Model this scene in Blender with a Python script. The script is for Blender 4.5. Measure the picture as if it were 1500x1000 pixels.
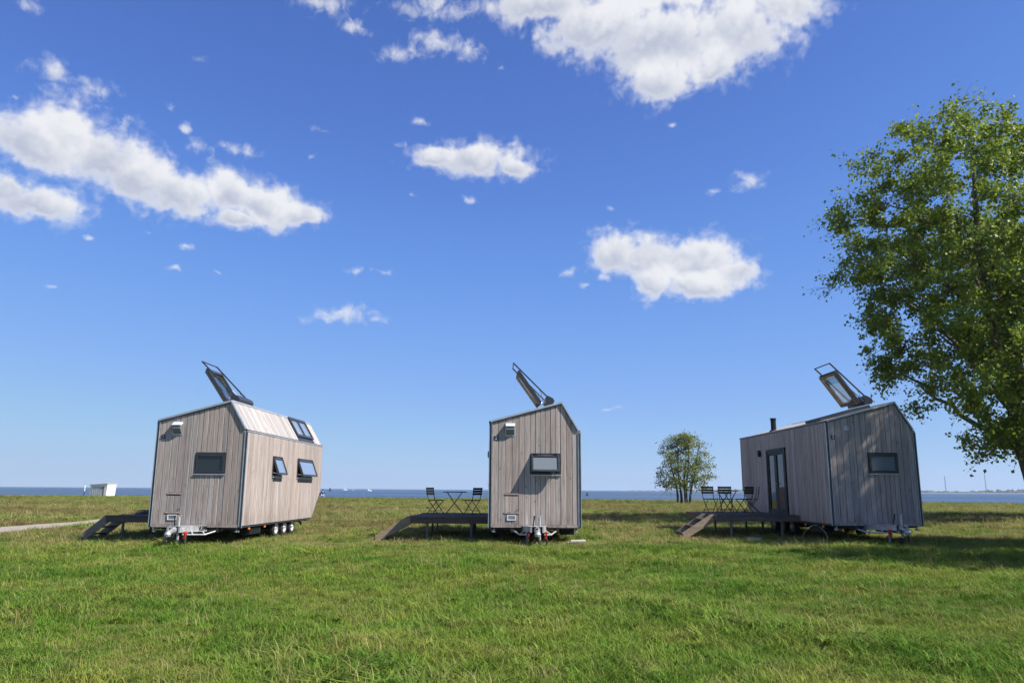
import bpy, bmesh, math, random
import numpy as np
from mathutils import Vector, Matrix

# ------------------------------------------------------------------ scene, camera, sky, sun
for o in list(bpy.data.objects): bpy.data.objects.remove(o)
SC = bpy.context.scene
COL = SC.collection
R = math.radians
random.seed(11); RNG = np.random.default_rng(11)

CAM_Z = 1.44
cam = bpy.data.cameras.new('camera'); cam_o = bpy.data.objects.new('camera', cam); COL.objects.link(cam_o)
cam.sensor_width = 36; cam.sensor_fit = 'HORIZONTAL'; cam.lens = 26.77
cam.clip_start = .1; cam.clip_end = 30000
cam_o.matrix_world = Matrix.Translation((0, 0, CAM_Z)) @ Matrix.Rotation(R(90) + .1923, 4, 'X') @ Matrix.Rotation(.0063, 4, 'Z')
SC.camera = cam_o

SUN_DIR = Vector((1.5, -.58, 1.58)).normalized()          # towards the sun
sun = bpy.data.lights.new('sun', 'SUN'); sun.energy = 5.0; sun.angle = R(.53); sun.color = (1, .965, .905)
sun_o = bpy.data.objects.new('sun', sun); COL.objects.link(sun_o)
sun_o.rotation_euler = (-SUN_DIR).to_track_quat('-Z', 'Y').to_euler()
sun_o.location = (30, -20, 40)

SC.view_settings.view_transform = 'Standard'; SC.view_settings.look = 'None'
SC.view_settings.exposure = .75; SC.view_settings.gamma = 1.0
SC.view_settings.use_curve_mapping = False
SC.render.engine = 'CYCLES'
SC.render.resolution_x = 1024; SC.render.resolution_y = 682
try:
    SC.cycles.volume_bounces = 0; SC.cycles.transparent_max_bounces = 12
    SC.cycles.max_bounces = 6; SC.cycles.diffuse_bounces = 3; SC.cycles.glossy_bounces = 3; SC.cycles.transmission_bounces = 4
except Exception: pass

world = bpy.data.worlds.new('World'); SC.world = world; world.use_nodes = True
WN = world.node_tree; WN.nodes.clear()
def wn(t, **k):
    n = WN.nodes.new(t)
    for a, b in k.items(): setattr(n, a, b)
    return n
def wl(a, b): WN.links.new(a, b)
def wmath(op, a, b=None, c=None, clamp=False):
    n = wn('ShaderNodeMath', operation=op, use_clamp=clamp)
    for i, v in enumerate((a, b, c)):
        if v is None: continue
        if isinstance(v, (int, float)): n.inputs[i].default_value = v
        else: wl(v, n.inputs[i])
    return n.outputs[0]
def wstep(v, a, b, lo=0., hi=1.):
    n = wn('ShaderNodeMapRange', interpolation_type='SMOOTHSTEP')
    wl(v, n.inputs[0]); n.inputs[1].default_value = a; n.inputs[2].default_value = b
    n.inputs[3].default_value = lo; n.inputs[4].default_value = hi
    return n.outputs[0]
sky = wn('ShaderNodeTexSky', sky_type='NISHITA')
sky.sun_disc = False
sky.sun_elevation = math.asin(SUN_DIR.z); sky.sun_rotation = math.atan2(SUN_DIR.x, SUN_DIR.y)
sky.altitude = 0; sky.air_density = .6; sky.dust_density = 0.0; sky.ozone_density = 3.0
hs = wn('ShaderNodeRGBCurve')                              # camera-like grade of the sky texture (input scaled to 0..1)
pre = wn('ShaderNodeVectorMath', operation='SCALE'); wl(sky.outputs[0], pre.inputs[0]); pre.inputs['Scale'].default_value = .1
wl(pre.outputs[0], hs.inputs['Color'])
for ch, pts in enumerate(([(0, 0), (0.058, 0.08), (0.105, 0.148), (0.195, 0.24), (0.397, 0.36), (0.68, 0.43), (1, 0.49)], [(0, 0), (0.109, 0.19), (0.191, 0.33), (0.337, 0.455), (0.597, 0.58), (0.82, 0.6), (1, 0.63)], [(0, 0.01), (0.12, 0.29), (0.22, 0.57), (0.367, 0.8), (0.571, 0.89), (0.8, 0.86), (1, 0.83)])):
    c_ = hs.mapping.curves[ch]
    while len(c_.points) > 2: c_.points.remove(c_.points[-1])
    c_.points[0].location = pts[0]; c_.points[1].location = pts[-1]
    for q in pts[1:-1]: c_.points.new(*q)
hs.mapping.update()
post = wn('ShaderNodeVectorMath', operation='SCALE'); wl(hs.outputs[0], post.inputs[0]); post.inputs['Scale'].default_value = 10 / 2 ** SC.view_settings.exposure
SKYC = post.outputs[0]
# clouds: ellipses given as azimuth / elevation / half widths in degrees, torn by noise
CLOUDS = [(2.68, 34.94, 4.85, 1.37, 0), (7.2, 33.35, 5.31, 2.09, 0), (12.13, 32.02, 5.41, 2.54, 0), (17.72, 31.82, 4.89, 2.65, 0), (21.65, 33.11, 2.97, 1.64, 0), (11.75, 29.37, 2.79, 1.54, 0), (15.78, 30.09, 2.61, 1.33, 0), (13.97, 36.1, 13.93, 2.46, 0), (-6.36, 32.14, 3.35, 1.07, 0.02), (-9.11, 31.37, 2.48, 0.8, 0.05), (-15.8, 33.89, 3.07, 0.92, 0.01), (-13.29, 32.57, 1.51, 0.65, 0.01), (-6.44, 34.45, 4.51, 1.2, 0.02), (-4.1, 31.79, 1.69, 0.99, 0.02), (-1.89, 34.71, 2.86, 1.08, 0.05), (-34.02, 21.55, 3.22, 1.57, 0), (-32.13, 22.33, 2.45, 1.84, 0), (-29.33, 21.53, 2.92, 2.08, 0), (-27.5, 20.54, 2.66, 1.95, 0), (-24.91, 20.01, 2.59, 1.54, 0), (-21.55, 20.41, 2.26, 1.77, 0), (-19.1, 19.86, 2.9, 1.56, 0), (-16.62, 19.7, 2.08, 0.96, 0), (-20.94, 18.73, 1.88, 0.66, 0), (-31.98, 24.5, 2.4, 1.15, 0.02), (-33.59, 25.98, 1.56, 1.0, 0.03), (-30.86, 25.62, 1.73, 0.83, 0.05), (-28.72, 23.82, 0.77, 0.6, 0.05), (-33.22, 24.62, 1.17, 1.02, 0.03), (-33.19, 17.91, 3.04, 1.27, 0), (-34.98, 18.48, 1.46, 1.16, 0), (-2.83, 24.34, 4.37, 1.21, 0), (0.19, 23.75, 1.64, 0.83, 0), (-0.38, 25.5, 2.75, 0.53, 0.3), (-9.11, 25.02, 1.5, 0.62, 0.55), (-6.11, 24.37, 1.9, 0.77, 0), (8.2, 17.65, 2.36, 1.61, 0), (10.79, 17.04, 3.09, 1.8, 0), (14.11, 16.76, 3.27, 1.68, 0), (16.79, 15.59, 2.25, 1.27, 0), (11.0, 15.32, 1.79, 1.3, 0), (14.53, 14.85, 3.23, 0.99, 0), (4.22, 16.23, 1.01, 0.46, 0), (7.27, 15.81, 0.68, 0.46, 0), (5.8, 15.29, 0.63, 0.25, 0.2), (-12.97, 12.77, 3.1, 0.95, 0.005), (-10.42, 12.4, 1.83, 0.45, 0.3), (18.12, 21.85, 1.77, 0.8, 0.01), (15.58, 21.29, 0.66, 0.34, 0.1), (-7.5, 26.84, 0.98, 0.47, 0.01), (-3.33, 21.53, 0.76, 0.35, 0), (-24.95, 24.24, 0.86, 0.4, 0), (-21.08, 23.41, 2.63, 0.64, 0.25), (-23.61, 23.38, 1.02, 0.54, 0), (-29.81, 16.26, 0.57, 0.27, 0.1), (-23.86, 16.43, 0.76, 0.33, 0.1), (-24.76, 14.91, 0.75, 0.28, 0), (-10.06, 16.05, 0.93, 0.35, 0), (-12.26, 15.87, 1.12, 0.6, 0.25), (12.86, 26.42, 0.53, 0.28, 0), (-24.37, 28.76, 1.31, 0.59, 0.45), (7.74, 20.86, 0.69, 0.3, 0.25), (7.55, 5.99, 1.01, 0.2, 0), (-21.57, 14.84, 0.46, 0.24, 0.3), (-35.46, 29.44, 1.59, 0.53, 0.1), (-26.72, 17.11, 0.51, 0.27, 0.2), (-7.74, 21.61, 0.96, 0.39, 0.45), (-15.23, 25.75, 1.8, 0.46, 0.55), (-26.21, 25.34, 1.12, 0.61, 0.55), (-35.46, 23.78, 0.52, 0.32, 0.2), (-32.02, 12.72, 0.91, 0.26, 0.45), (-1.55, 30.73, 0.56, 0.23, 0.2), (-15.62, 23.83, 0.92, 0.38, 0.4)]
tc = wn('ShaderNodeTexCoord'); sep = wn('ShaderNodeSeparateXYZ'); wl(tc.outputs['Generated'], sep.inputs[0])
az = wmath('MULTIPLY', wmath('ARCTAN2', sep.outputs[0], sep.outputs[1]), 57.29578)
el = wmath('MULTIPLY', wmath('ARCSINE', sep.outputs[2]), 57.29578)
cmb = wn('ShaderNodeCombineXYZ'); wl(az, cmb.inputs[0]); wl(el, cmb.inputs[1]); P0 = cmb.outputs[0]
def wnoise(vec, scale, detail, rough=.55, dist=0.):
    n = wn('ShaderNodeTexNoise'); wl(vec, n.inputs['Vector']); n.inputs['Scale'].default_value = scale
    n.inputs['Detail'].default_value = detail; n.inputs['Roughness'].default_value = rough; n.inputs['Distortion'].default_value = dist
    return n
warp = wnoise(P0, .28, 5, .6)
wv = wn('ShaderNodeVectorMath', operation='MULTIPLY_ADD'); wl(warp.outputs['Color'], wv.inputs[0])
wv.inputs[1].default_value = (2.6, 1.7, 0); wv.inputs[2].default_value = (-1.3, -.85, 0)
wa = wn('ShaderNodeVectorMath', operation='ADD'); wl(P0, wa.inputs[0]); wl(wv.outputs[0], wa.inputs[1])
PW = wa.outputs[0]
def cloud_field(items, shift=0., sm=.18):
    acc = None
    for (a, e, ra, re, _w) in items:
        ca, ce = a + shift * ra * .5, e + shift * re
        m = wn('ShaderNodeVectorMath', operation='MULTIPLY_ADD'); wl(PW, m.inputs[0])
        m.inputs[1].default_value = (1 / ra, 1 / re, 0); m.inputs[2].default_value = (-ca / ra, -ce / re, 0)
        ln = wn('ShaderNodeVectorMath', operation='LENGTH'); wl(m.outputs[0], ln.inputs[0])
        d = ln.outputs['Value']
        if _w: d = wmath('ADD', d, _w)
        acc = d if acc is None else wmath('SMOOTH_MIN', acc, d, sm)
    return acc
thick_c = [c for c in CLOUDS if c[4] == 0 and c[2] > 1.1]; wisp_c = [c for c in CLOUDS if not (c[4] == 0 and c[2] > 1.1)]
F = cloud_field(thick_c); FS = cloud_field(thick_c, .55, .35); FW = cloud_field(wisp_c, 0., .1)
def cen(n, k): return wmath('MULTIPLY', wmath('SUBTRACT', n.outputs['Fac'], .5), k)
nA = wnoise(P0, .36, 3, .5, .3); nB = wnoise(P0, 1.3, 5, .5); nC = wnoise(P0, .95, 4, .55, .5)
nz = wmath('ADD', cen(nA, 1.25), cen(nB, .75))
dens = wmath('ADD', wmath('SUBTRACT', 1.1, F), nz)
alpha = wstep(dens, -.08, .55)
dw = wmath('ADD', wmath('SUBTRACT', 1.1, FW), wmath('ADD', cen(nC, 2.3), cen(nB, .8)))
alpha = wmath('MAXIMUM', alpha, wmath('MULTIPLY', wstep(dw, .1, 1.5), .80))
alpha = wmath('MAXIMUM', alpha, wmath('MULTIPLY', wstep(wmath('ADD', dens, cen(nC, 1.7)), -.3, .85), .6))       # thin veils round the edges
# unseen clouds outside the directions listed above, cover raised to whiten the ambient light
gen = wnoise(P0, .075, 8, .58)
off = wmath('MAXIMUM', wstep(wmath('ABSOLUTE', az), 40, 48), wstep(el, 40, 46))
alpha_g = wmath('MULTIPLY', wmath('MULTIPLY', wstep(gen.outputs['Fac'], .54, .66), off), wstep(el, 3, 10))
alpha = wmath('MAXIMUM', alpha, alpha_g)
grad = wmath('SUBTRACT', wmath('MULTIPLY', F, F), wmath('MULTIPLY', FS, FS))
sunny = wstep(wmath('ADD', grad, wmath('ADD', cen(nA, 2.6), cen(nB, 1.2))), -1.25, .65)
shade = wmath('SUBTRACT', 1.0, wmath('MULTIPLY', wmath('SUBTRACT', 1.0, sunny), wstep(dens, .15, .7)))
ck = 10 / 2 ** SC.view_settings.exposure
cc = wn('ShaderNodeMix', data_type='RGBA'); wl(shade, cc.inputs['Factor'])
cc.inputs['A'].default_value = (.50 * ck, .545 * ck, .67 * ck, 1); cc.inputs['B'].default_value = (.88 * ck, .89 * ck, .92 * ck, 1)
mx = wn('ShaderNodeMix', data_type='RGBA'); wl(wmath('MULTIPLY', alpha, .97), mx.inputs['Factor'])
wl(SKYC, mx.inputs['A']); wl(cc.outputs['Result'], mx.inputs['B'])
bg = wn('ShaderNodeBackground'); bg.inputs['Strength'].default_value = .10
wl(mx.outputs['Result'], bg.inputs['Color'])
wo = wn('ShaderNodeOutputWorld'); wl(bg.outputs[0], wo.inputs['Surface'])

# ------------------------------------------------------------------ helpers
def sstep(v, a, b):
    t = np.clip((np.asarray(v, float) - a) / (b - a), 0, 1); return t * t * (3 - 2 * t)
def shore_y(x):
    x = np.asarray(x, float)
    return 123 - .24 * np.clip(x, -160, 120) + 2.2 * np.sin(x * .09 + 1) + 1.2 * np.sin(x * .23)
def ground_z(x, y):
    x = np.asarray(x, float); y = np.asarray(y, float)
    z = .0072 * np.clip(x, -22, 22) * (1 - sstep(y, 35, 90))
    z = z + .022 * np.sin(x * .55 + .8 * np.sin(y * .4)) * np.sin(y * .62 + 1) + .012 * np.sin(x * 1.7 + y * 1.3) * np.sin(y * 1.9 - x * .4)
    z = z - .7 * sstep(y - shore_y(x), -1.5, 5)
    return z
def gz(x, y): return float(ground_z(x, y))

class MB:
    """collects faces; build() links them as one mesh object"""
    def __init__(s): s.v = []; s.f = []; s.m = []; s.cur = 0
    def add(s, vs, fs):
        n = len(s.v); s.v += [tuple(map(float, p)) for p in vs]
        for f in fs: s.f.append(tuple(i + n for i in f)); s.m.append(s.cur)
        return s
    def box(s, c, d, rot=None):
        hx, hy, hz = d[0] / 2, d[1] / 2, d[2] / 2
        vs = [Vector((sx * hx, sy * hy, sz * hz)) for sz in (-1, 1) for sy in (-1, 1) for sx in (-1, 1)]
        if rot is not None: vs = [rot @ p for p in vs]
        vs = [p + Vector(c) for p in vs]
        return s.add(vs, [(0, 2, 3, 1), (4, 5, 7, 6), (0, 1, 5, 4), (2, 6, 7, 3), (0, 4, 6, 2), (1, 3, 7, 5)])
    def span(s, a, b): return s.box([(a[i] + b[i]) / 2 for i in range(3)], [abs(b[i] - a[i]) for i in range(3)])
    def bar(s, a, b, w, h, up=(0, 0, 1)):
        a = Vector(a); b = Vector(b); d = (b - a); L = d.length; d.normalize()
        u = Vector(up); x = d.cross(u)
        if x.length < 1e-4: x = d.cross(Vector((1, 0, 0)))
        x.normalize(); z = x.cross(d)
        vs = []
        for t in (a, b):
            for (i, j) in ((-1, -1), (1, -1), (1, 1), (-1, 1)): vs.append(t + x * (i * w / 2) + z * (j * h / 2))
        return s.add(vs, [(0, 1, 2, 3), (7, 6, 5, 4), (0, 4, 5, 1), (1, 5, 6, 2), (2, 6, 7, 3), (3, 7, 4, 0)])
    def tube(s, pts, rad, n=8, caps=True):
        pts = [Vector(p) for p in pts]
        if not hasattr(rad, '__len__'): rad = [rad] * len(pts)
        vs = []; ref = None
        for i, p in enumerate(pts):
            d = (pts[min(i + 1, len(pts) - 1)] - pts[max(i - 1, 0)]).normalized()
            if ref is None:
                ref = d.cross(Vector((0, 0, 1)))
                if ref.length < .05: ref = d.cross(Vector((1, 0, 0)))
            x = (ref - d * ref.dot(d)).normalized(); y = d.cross(x); ref = x
            for k in range(n):
                t = 2 * math.pi * k / n; vs.append(p + (x * math.cos(t) + y * math.sin(t)) * rad[i])
        fs = []
        for i in range(len(pts) - 1):
            for k in range(n): fs.append((i * n + k, i * n + (k + 1) % n, (i + 1) * n + (k + 1) % n, (i + 1) * n + k))
        if caps: fs.append(tuple(range(n - 1, -1, -1))); fs.append(tuple(range((len(pts) - 1) * n, len(pts) * n)))
        return s.add(vs, fs)
    def lathe(s, prof, c, axis, n=16):
        """prof: (radius, along)"""
        c = Vector(c); a = Vector(axis).normalized(); x = a.cross(Vector((0, 0, 1)))
        if x.length < .05: x = a.cross(Vector((1, 0, 0)))
        x.normalize(); y = a.cross(x); vs = []
        for (r, h) in prof:
            for k in range(n):
                t = 2 * math.pi * k / n; vs.append(c + a * h + (x * math.cos(t) + y * math.sin(t)) * max(r, 1e-4))
        fs = []
        for i in range(len(prof) - 1):
            for k in range(n): fs.append((i * n + k, i * n + (k + 1) % n, (i + 1) * n + (k + 1) % n, (i + 1) * n + k))
        return s.add(vs, fs)
    def prism(s, poly, fn, w0, w1, poly1=None):
        """poly (u,v) at depth w0, poly1 at depth w1 through fn(u,v,w)"""
        poly1 = poly1 or poly; n = len(poly)
        vs = [fn(u, v, w0) for u, v in poly] + [fn(u, v, w1) for u, v in poly1]
        fs = [tuple(range(n - 1, -1, -1)), tuple(range(n, 2 * n))] + [(i, (i + 1) % n, n + (i + 1) % n, n + i) for i in range(n)]
        return s.add(vs, fs)
    def mesh(s, name, mats, smooth=False):
        me = bpy.data.meshes.new(name); me.from_pydata(s.v, [], s.f)
        for m in (mats if isinstance(mats, (list, tuple)) else [mats]): me.materials.append(m)
        if max(s.m, default=0): me.polygons.foreach_set('material_index', s.m)
        bm = bmesh.new(); bm.from_mesh(me); bmesh.ops.recalc_face_normals(bm, faces=bm.faces); bm.to_mesh(me); bm.free()
        if smooth: me.polygons.foreach_set('use_smooth', [True] * len(me.polygons))
        me.update(); return me
    def build(s, name, mats, parent=None, smooth=False):
        return link(name, s.mesh(name, mats, smooth), parent)
def link(name, data, parent=None):
    o = bpy.data.objects.new(name, data); COL.objects.link(o)
    if parent is not None: o.parent = parent
    return o
def tag(o, label=None, cat=None, group=None, kind=None):
    for k, v in (('label', label), ('category', cat), ('group', group), ('kind', kind)):
        if v: o[k] = v
    return o
def thing(name, loc, rz, label, cat, group=None):
    o = link(name, None); o.location = loc; o.rotation_euler = (0, 0, rz); o.empty_display_size = .2
    return tag(o, label, cat, group)
def copy_tree(o, parent=None):
    c = o.copy(); COL.objects.link(c); c.parent = parent
    for ch in o.children: copy_tree(ch, c)
    return c

# ------------------------------------------------------------------ materials
def mat(name, col=(.5, .5, .5), rough=.6, metal=0., spec=.5):
    m = bpy.data.materials.new(name); m.use_nodes = True
    b = m.node_tree.nodes['Principled BSDF']
    b.inputs['Base Color'].default_value = (*col, 1); b.inputs['Roughness'].default_value = rough
    b.inputs['Metallic'].default_value = metal; b.inputs['Specular IOR Level'].default_value = spec
    return m
class NT:
    def __init__(s, m): s.t = m.node_tree; s.b = s.t.nodes['Principled BSDF']; s.out = s.t.nodes['Material Output']
    def n(s, t, **k):
        n = s.t.nodes.new(t)
        for a, b in k.items(): setattr(n, a, b)
        return n
    def l(s, a, b): s.t.links.new(a, b)
    def val(s, sock, v):
        if isinstance(v, (int, float)): sock.default_value = v
        elif isinstance(v, (tuple, list)): sock.default_value = (*v, 1) if len(v) == 3 and sock.type == 'RGBA' else v
        else: s.l(v, sock)
    def math(s, op, a, b=None, clamp=False):
        n = s.n('ShaderNodeMath', operation=op, use_clamp=clamp); s.val(n.inputs[0], a)
        if b is not None: s.val(n.inputs[1], b)
        return n.outputs[0]
    def step(s, v, a, b, lo=0., hi=1.):
        n = s.n('ShaderNodeMapRange', interpolation_type='SMOOTHSTEP'); s.val(n.inputs[0], v)
        for i, q in enumerate((a, b, lo, hi)): n.inputs[i + 1].default_value = q
        return n.outputs[0]
    def mix(s, f, a, b, blend='MIX'):
        n = s.n('ShaderNodeMix', data_type='RGBA', blend_type=blend); s.val(n.inputs['Factor'], f)
        s.val(n.inputs['A'], a); s.val(n.inputs['B'], b); return n.outputs['Result']
    def noise(s, vec, scale, detail=4, rough=.55, dist=0.):
        n = s.n('ShaderNodeTexNoise'); s.l(vec, n.inputs['Vector']); n.inputs['Scale'].default_value = scale
        n.inputs['Detail'].default_value = detail; n.inputs['Roughness'].default_value = rough; n.inputs['Distortion'].default_value = dist
        return n.outputs['Fac']
    def coord(s, kind='Object'): return s.n('ShaderNodeTexCoord').outputs[kind]
    def pos(s): return s.n('ShaderNodeNewGeometry').outputs['Position']
    def scale(s, vec, sc, add=None):
        n = s.n('ShaderNodeVectorMath', operation='MULTIPLY'); s.l(vec, n.inputs[0]); n.inputs[1].default_value = sc
        if add is None: return n.outputs[0]
        q = s.n('ShaderNodeVectorMath', operation='ADD'); s.l(n.outputs[0], q.inputs[0]); s.l(add, q.inputs[1]); return q.outputs[0]
    def bump(s, h, strength, dist=.01):
        n = s.n('ShaderNodeBump'); s.l(h, n.inputs['Height']); n.inputs['Strength'].default_value = strength; n.inputs['Distance'].default_value = dist
        s.l(n.outputs[0], s.b.inputs['Normal'])
def wood(name, dark, light, sc, tint=None, vary=.35, knots=True):
    m = mat(name, rough=.78, spec=.25); t = NT(m)
    oi = t.n('ShaderNodeObjectInfo'); rnd = oi.outputs['Random']
    off = t.n('ShaderNodeCombineXYZ')
    for i, k in enumerate((37., 53., 71.)): t.l(t.math('MULTIPLY', rnd, k), off.inputs[i])
    v = t.scale(t.coord(), sc, off.outputs[0])
    g = t.noise(v, 1., 6, .6, .6)
    g2 = t.noise(v, .22, 3, .5)
    c = t.mix(t.step(g, .3, .72), dark, light)
    c = t.mix(t.math('MULTIPLY', t.step(g2, .35, .75), .35), c, tint or tuple(q * .72 for q in dark))
    mean = t.n('ShaderNodeHueSaturation'); t.l(c, mean.inputs['Color'])
    t.l(t.math('ADD', t.math('MULTIPLY', rnd, vary), 1 - vary / 2), mean.inputs['Value'])
    mean.inputs['Saturation'].default_value = 1.0
    r2 = t.math('FRACT', t.math('MULTIPLY', rnd, 17.3))
    t.l(t.math('ADD', t.math('MULTIPLY', r2, .5), .75), mean.inputs['Saturation'])
    c = mean.outputs[0]
    if knots:
        kv = t.n('ShaderNodeTexVoronoi'); kv.inputs['Scale'].default_value = 1.0
        t.l(t.scale(t.coord(), (5.2, 5.2, 2.6), off.outputs[0]), kv.inputs['Vector'])
        k = t.step(kv.outputs['Distance'], .055, .13, .65, 0)
        c = t.mix(k, c, tuple(q * .35 for q in dark))
    if knots and sc[2] < 5 and sc[0] > 5:
        sp = t.n('ShaderNodeSeparateXYZ'); t.l(t.coord(), sp.inputs[0]); st = t.noise(t.scale(t.coord(), (5, 5, 1.2)), 1., 5, .65)
        low = t.math('MULTIPLY', t.step(sp.outputs[2], .5, 1.15, 1., 0.), t.step(st, .38, .66))
        c = t.mix(t.math('MULTIPLY', low, .42), c, (.12, .10, .075))
        c = t.mix(t.math('MULTIPLY', t.step(st, .56, .74), .28), c, tuple(q * .6 for q in dark))
    t.l(c, t.b.inputs['Base Color'])
    t.bump(g, .35, .004)
    return m
WB = ((0.247, 0.202, 0.179), (0.495, 0.424, 0.383))
M = {}
M['wood'] = wood('weathered_larch', WB[0], WB[1], (70, 70, 1.6), vary=.28)
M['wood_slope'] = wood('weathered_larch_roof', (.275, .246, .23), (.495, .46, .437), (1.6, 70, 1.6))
M['deck'] = wood('deck_board', (.055, .045, .038), (.12, .10, .085), (60, 3, 60), vary=.3, knots=False)
M['deck_fascia'] = wood('fascia_board', (.10, .07, .05), (.19, .14, .10), (3, 3, 60), vary=.2)
M['stair'] = wood('stair_timber', (.20, .162, .122), (.37, .305, .23), (3, 60, 60), vary=.2)
M['sashwood'] = wood('pine_sash', (.20, .13, .065), (.31, .21, .11), (5, 5, 5), vary=.1, knots=False)
def worn(name, col, rough, metal, var=.25, sc=6., spec=.5):
    m = mat(name, col, rough, metal, spec); t = NT(m); p = t.coord()
    n = t.noise(p, sc, 6, .6); n2 = t.noise(p, sc * 7, 3, .6)
    f = t.math('ADD', t.math('MULTIPLY', n, .7), t.math('MULTIPLY', n2, .3))
    t.l(t.mix(t.step(f, .3, .7), tuple(c * (1 - var) for c in col), tuple(min(1, c * (1 + var)) for c in col)), t.b.inputs['Base Color'])
    t.l(t.step(n, .3, .7, rough * .8, min(1, rough * 1.2)), t.b.inputs['Roughness'])
    return m
M['alu'] = worn('grey_aluminium_trim', (.46, .47, .48), .42, .55, .12)
M['navy'] = worn('slate_blue_steel_edge', (.045, .06, .085), .5, .2, .2)
M['anthracite'] = worn('anthracite_powder_coat', (.035, .038, .043), .38, .1, .15)
M['black'] = worn('black_painted_metal', (.010, .010, .011), .5, 0, .3, 6, .25)
M['galv'] = worn('galvanised_steel', (.44, .45, .46), .5, .35, .25, 9)
M['white_metal'] = worn('white_plate', (.72, .73, .73), .4, 0, .06)
M['cast'] = worn('cast_silver', (.42, .42, .41), .45, .5, .3, 12)
M['red'] = worn('red_plastic', (.42, .03, .018), .4, 0, .2)
M['orange'] = worn('orange_lens', (.85, .22, .03), .2, 0, .1)
M['tyre'] = worn('rubber', (.018, .018, .018), .8, 0, .3, 20)
M['rim'] = worn('steel_rim', (.6, .6, .6), .35, .7, .15)
M['core'] = worn('dark_underlay', (.012, .011, .011), .9, 0, .2)
M['roof'] = worn('pale_roof_sheet', (.40, .36, .30), .6, 0, .15, 2)
M['underfloor'] = worn('underfloor_steel', (.03, .03, .032), .6, .3, .3)
M['plaque'] = worn('indigo_enamel', (.03, .02, .09), .35, 0, .1)
M['white'] = worn('white_paint', (.78, .78, .76), .5, 0, .05)
M['hutwhite'] = worn('hut_white_boards', (.74, .72, .66), .6, 0, .08, 3)
M['hutdoor'] = worn('hut_grey_door', (.42, .44, .45), .6, 0, .12, 3)
M['concrete'] = worn('pale_concrete', (.42, .40, .35), .85, 0, .25, 14)
M['stone'] = worn('grey_field_stone', (.26, .24, .21), .85, 0, .3, 14)
M['blue'] = worn('blue_paint', (.03, .06, .22), .5, 0, .1)
M['green_seat'] = worn('dark_green_lacquer', (.013, .022, .015), .4, 0, .3)
M['skin'] = worn('skin', (.45, .27, .19), .6, 0, .1)
M['hair'] = worn('dark_hair', (.03, .02, .015), .7, 0, .2)
M['paper'] = worn('white_paper', (.75, .75, .73), .7, 0, .1)
M['cable'] = worn('pale_hose', (.40, .38, .30), .6, 0, .2)
M['letters'] = mat('black_print', (.012, .012, .012), .5)
def pane_mat():
    m = mat('window_glass', (.020, .026, .026), .05, 0, .5); t = NT(m); p = t.coord()
    t.bump(t.noise(p, 1.3, 2), .012, .2); return m
M['pane'] = pane_mat()
M['pane_sky'] = worn('sky_tinted_glass', (.30, .37, .46), .05, .42, .03, 2)  # pale blue of the reflected sky put into the glass colour
M['post'] = worn('dull_steel_post', (.13, .13, .13), .6, .2, .3)
M['vent'] = worn('grey_vent', (.17, .18, .19), .5, .2, .15)
M['blind'] = mat('pale_blind_behind_glass', (.16, .18, .19), .08, 0, .6)
def clear_mat():
    m = mat('clear_sash_glass', (.9, .93, .95), .03); t = NT(m); t.t.nodes.remove(t.b)
    tr = t.n('ShaderNodeBsdfTransparent'); tr.inputs[0].default_value = (.72, .78, .80, 1)
    gl = t.n('ShaderNodeBsdfGlossy'); gl.inputs['Roughness'].default_value = .04
    fr = t.n('ShaderNodeLayerWeight'); fr.inputs[0].default_value = .5
    mx = t.n('ShaderNodeMixShader'); t.l(t.math('ADD', t.math('MULTIPLY', t.math('POWER', fr.outputs['Facing'], 4), .6), .10), mx.inputs[0]); t.l(tr.outputs[0], mx.inputs[1]); t.l(gl.outputs[0], mx.inputs[2])
    t.l(mx.outputs[0], t.out.inputs[0]); return m
M['clear'] = clear_mat()

# field colours follow the place: greener by the camera, sorrel and dry stems further out
def field_col(t, pos, greens, dry, red, k=1.):
    s = t.n('ShaderNodeSeparateXYZ'); t.l(pos, s.inputs[0])
    flat = t.scale(pos, (1, 1, 0))
    n1 = t.noise(flat, .16, 4, .6, .8); n2 = t.noise(flat, .55, 4, .6, .5); n3 = t.noise(t.scale(flat, (.5, 1.3, 0)), .09, 5, .65, .6); n4 = t.noise(flat, 2.2, 3, .6)
    c = t.mix(t.step(n1, .36, .64), greens[0], greens[1])
    c = t.mix(t.math('MULTIPLY', t.step(n2, .42, .68), .8), c, greens[2])
    far = t.step(s.outputs[1], 19, 34)
    near_dry = t.math('MULTIPLY', t.step(n4, .50, .70), t.math('ADD', .42, t.math('MULTIPLY', far, .5)))
    belt = t.math('MULTIPLY', t.step(s.outputs[1], 17.5, 22), t.math('SUBTRACT', 1, t.step(s.outputs[1], 60, 95)))
    c = t.mix(near_dry, c, dry)
    c = t.mix(t.math('MULTIPLY', t.math('MULTIPLY', belt, t.step(n2, .38, .62)), .8), c, dry)
    c = t.mix(t.math('MULTIPLY', t.math('MULTIPLY', far, t.step(n3, .44, .62)), .85), c, red)
    return c
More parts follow.
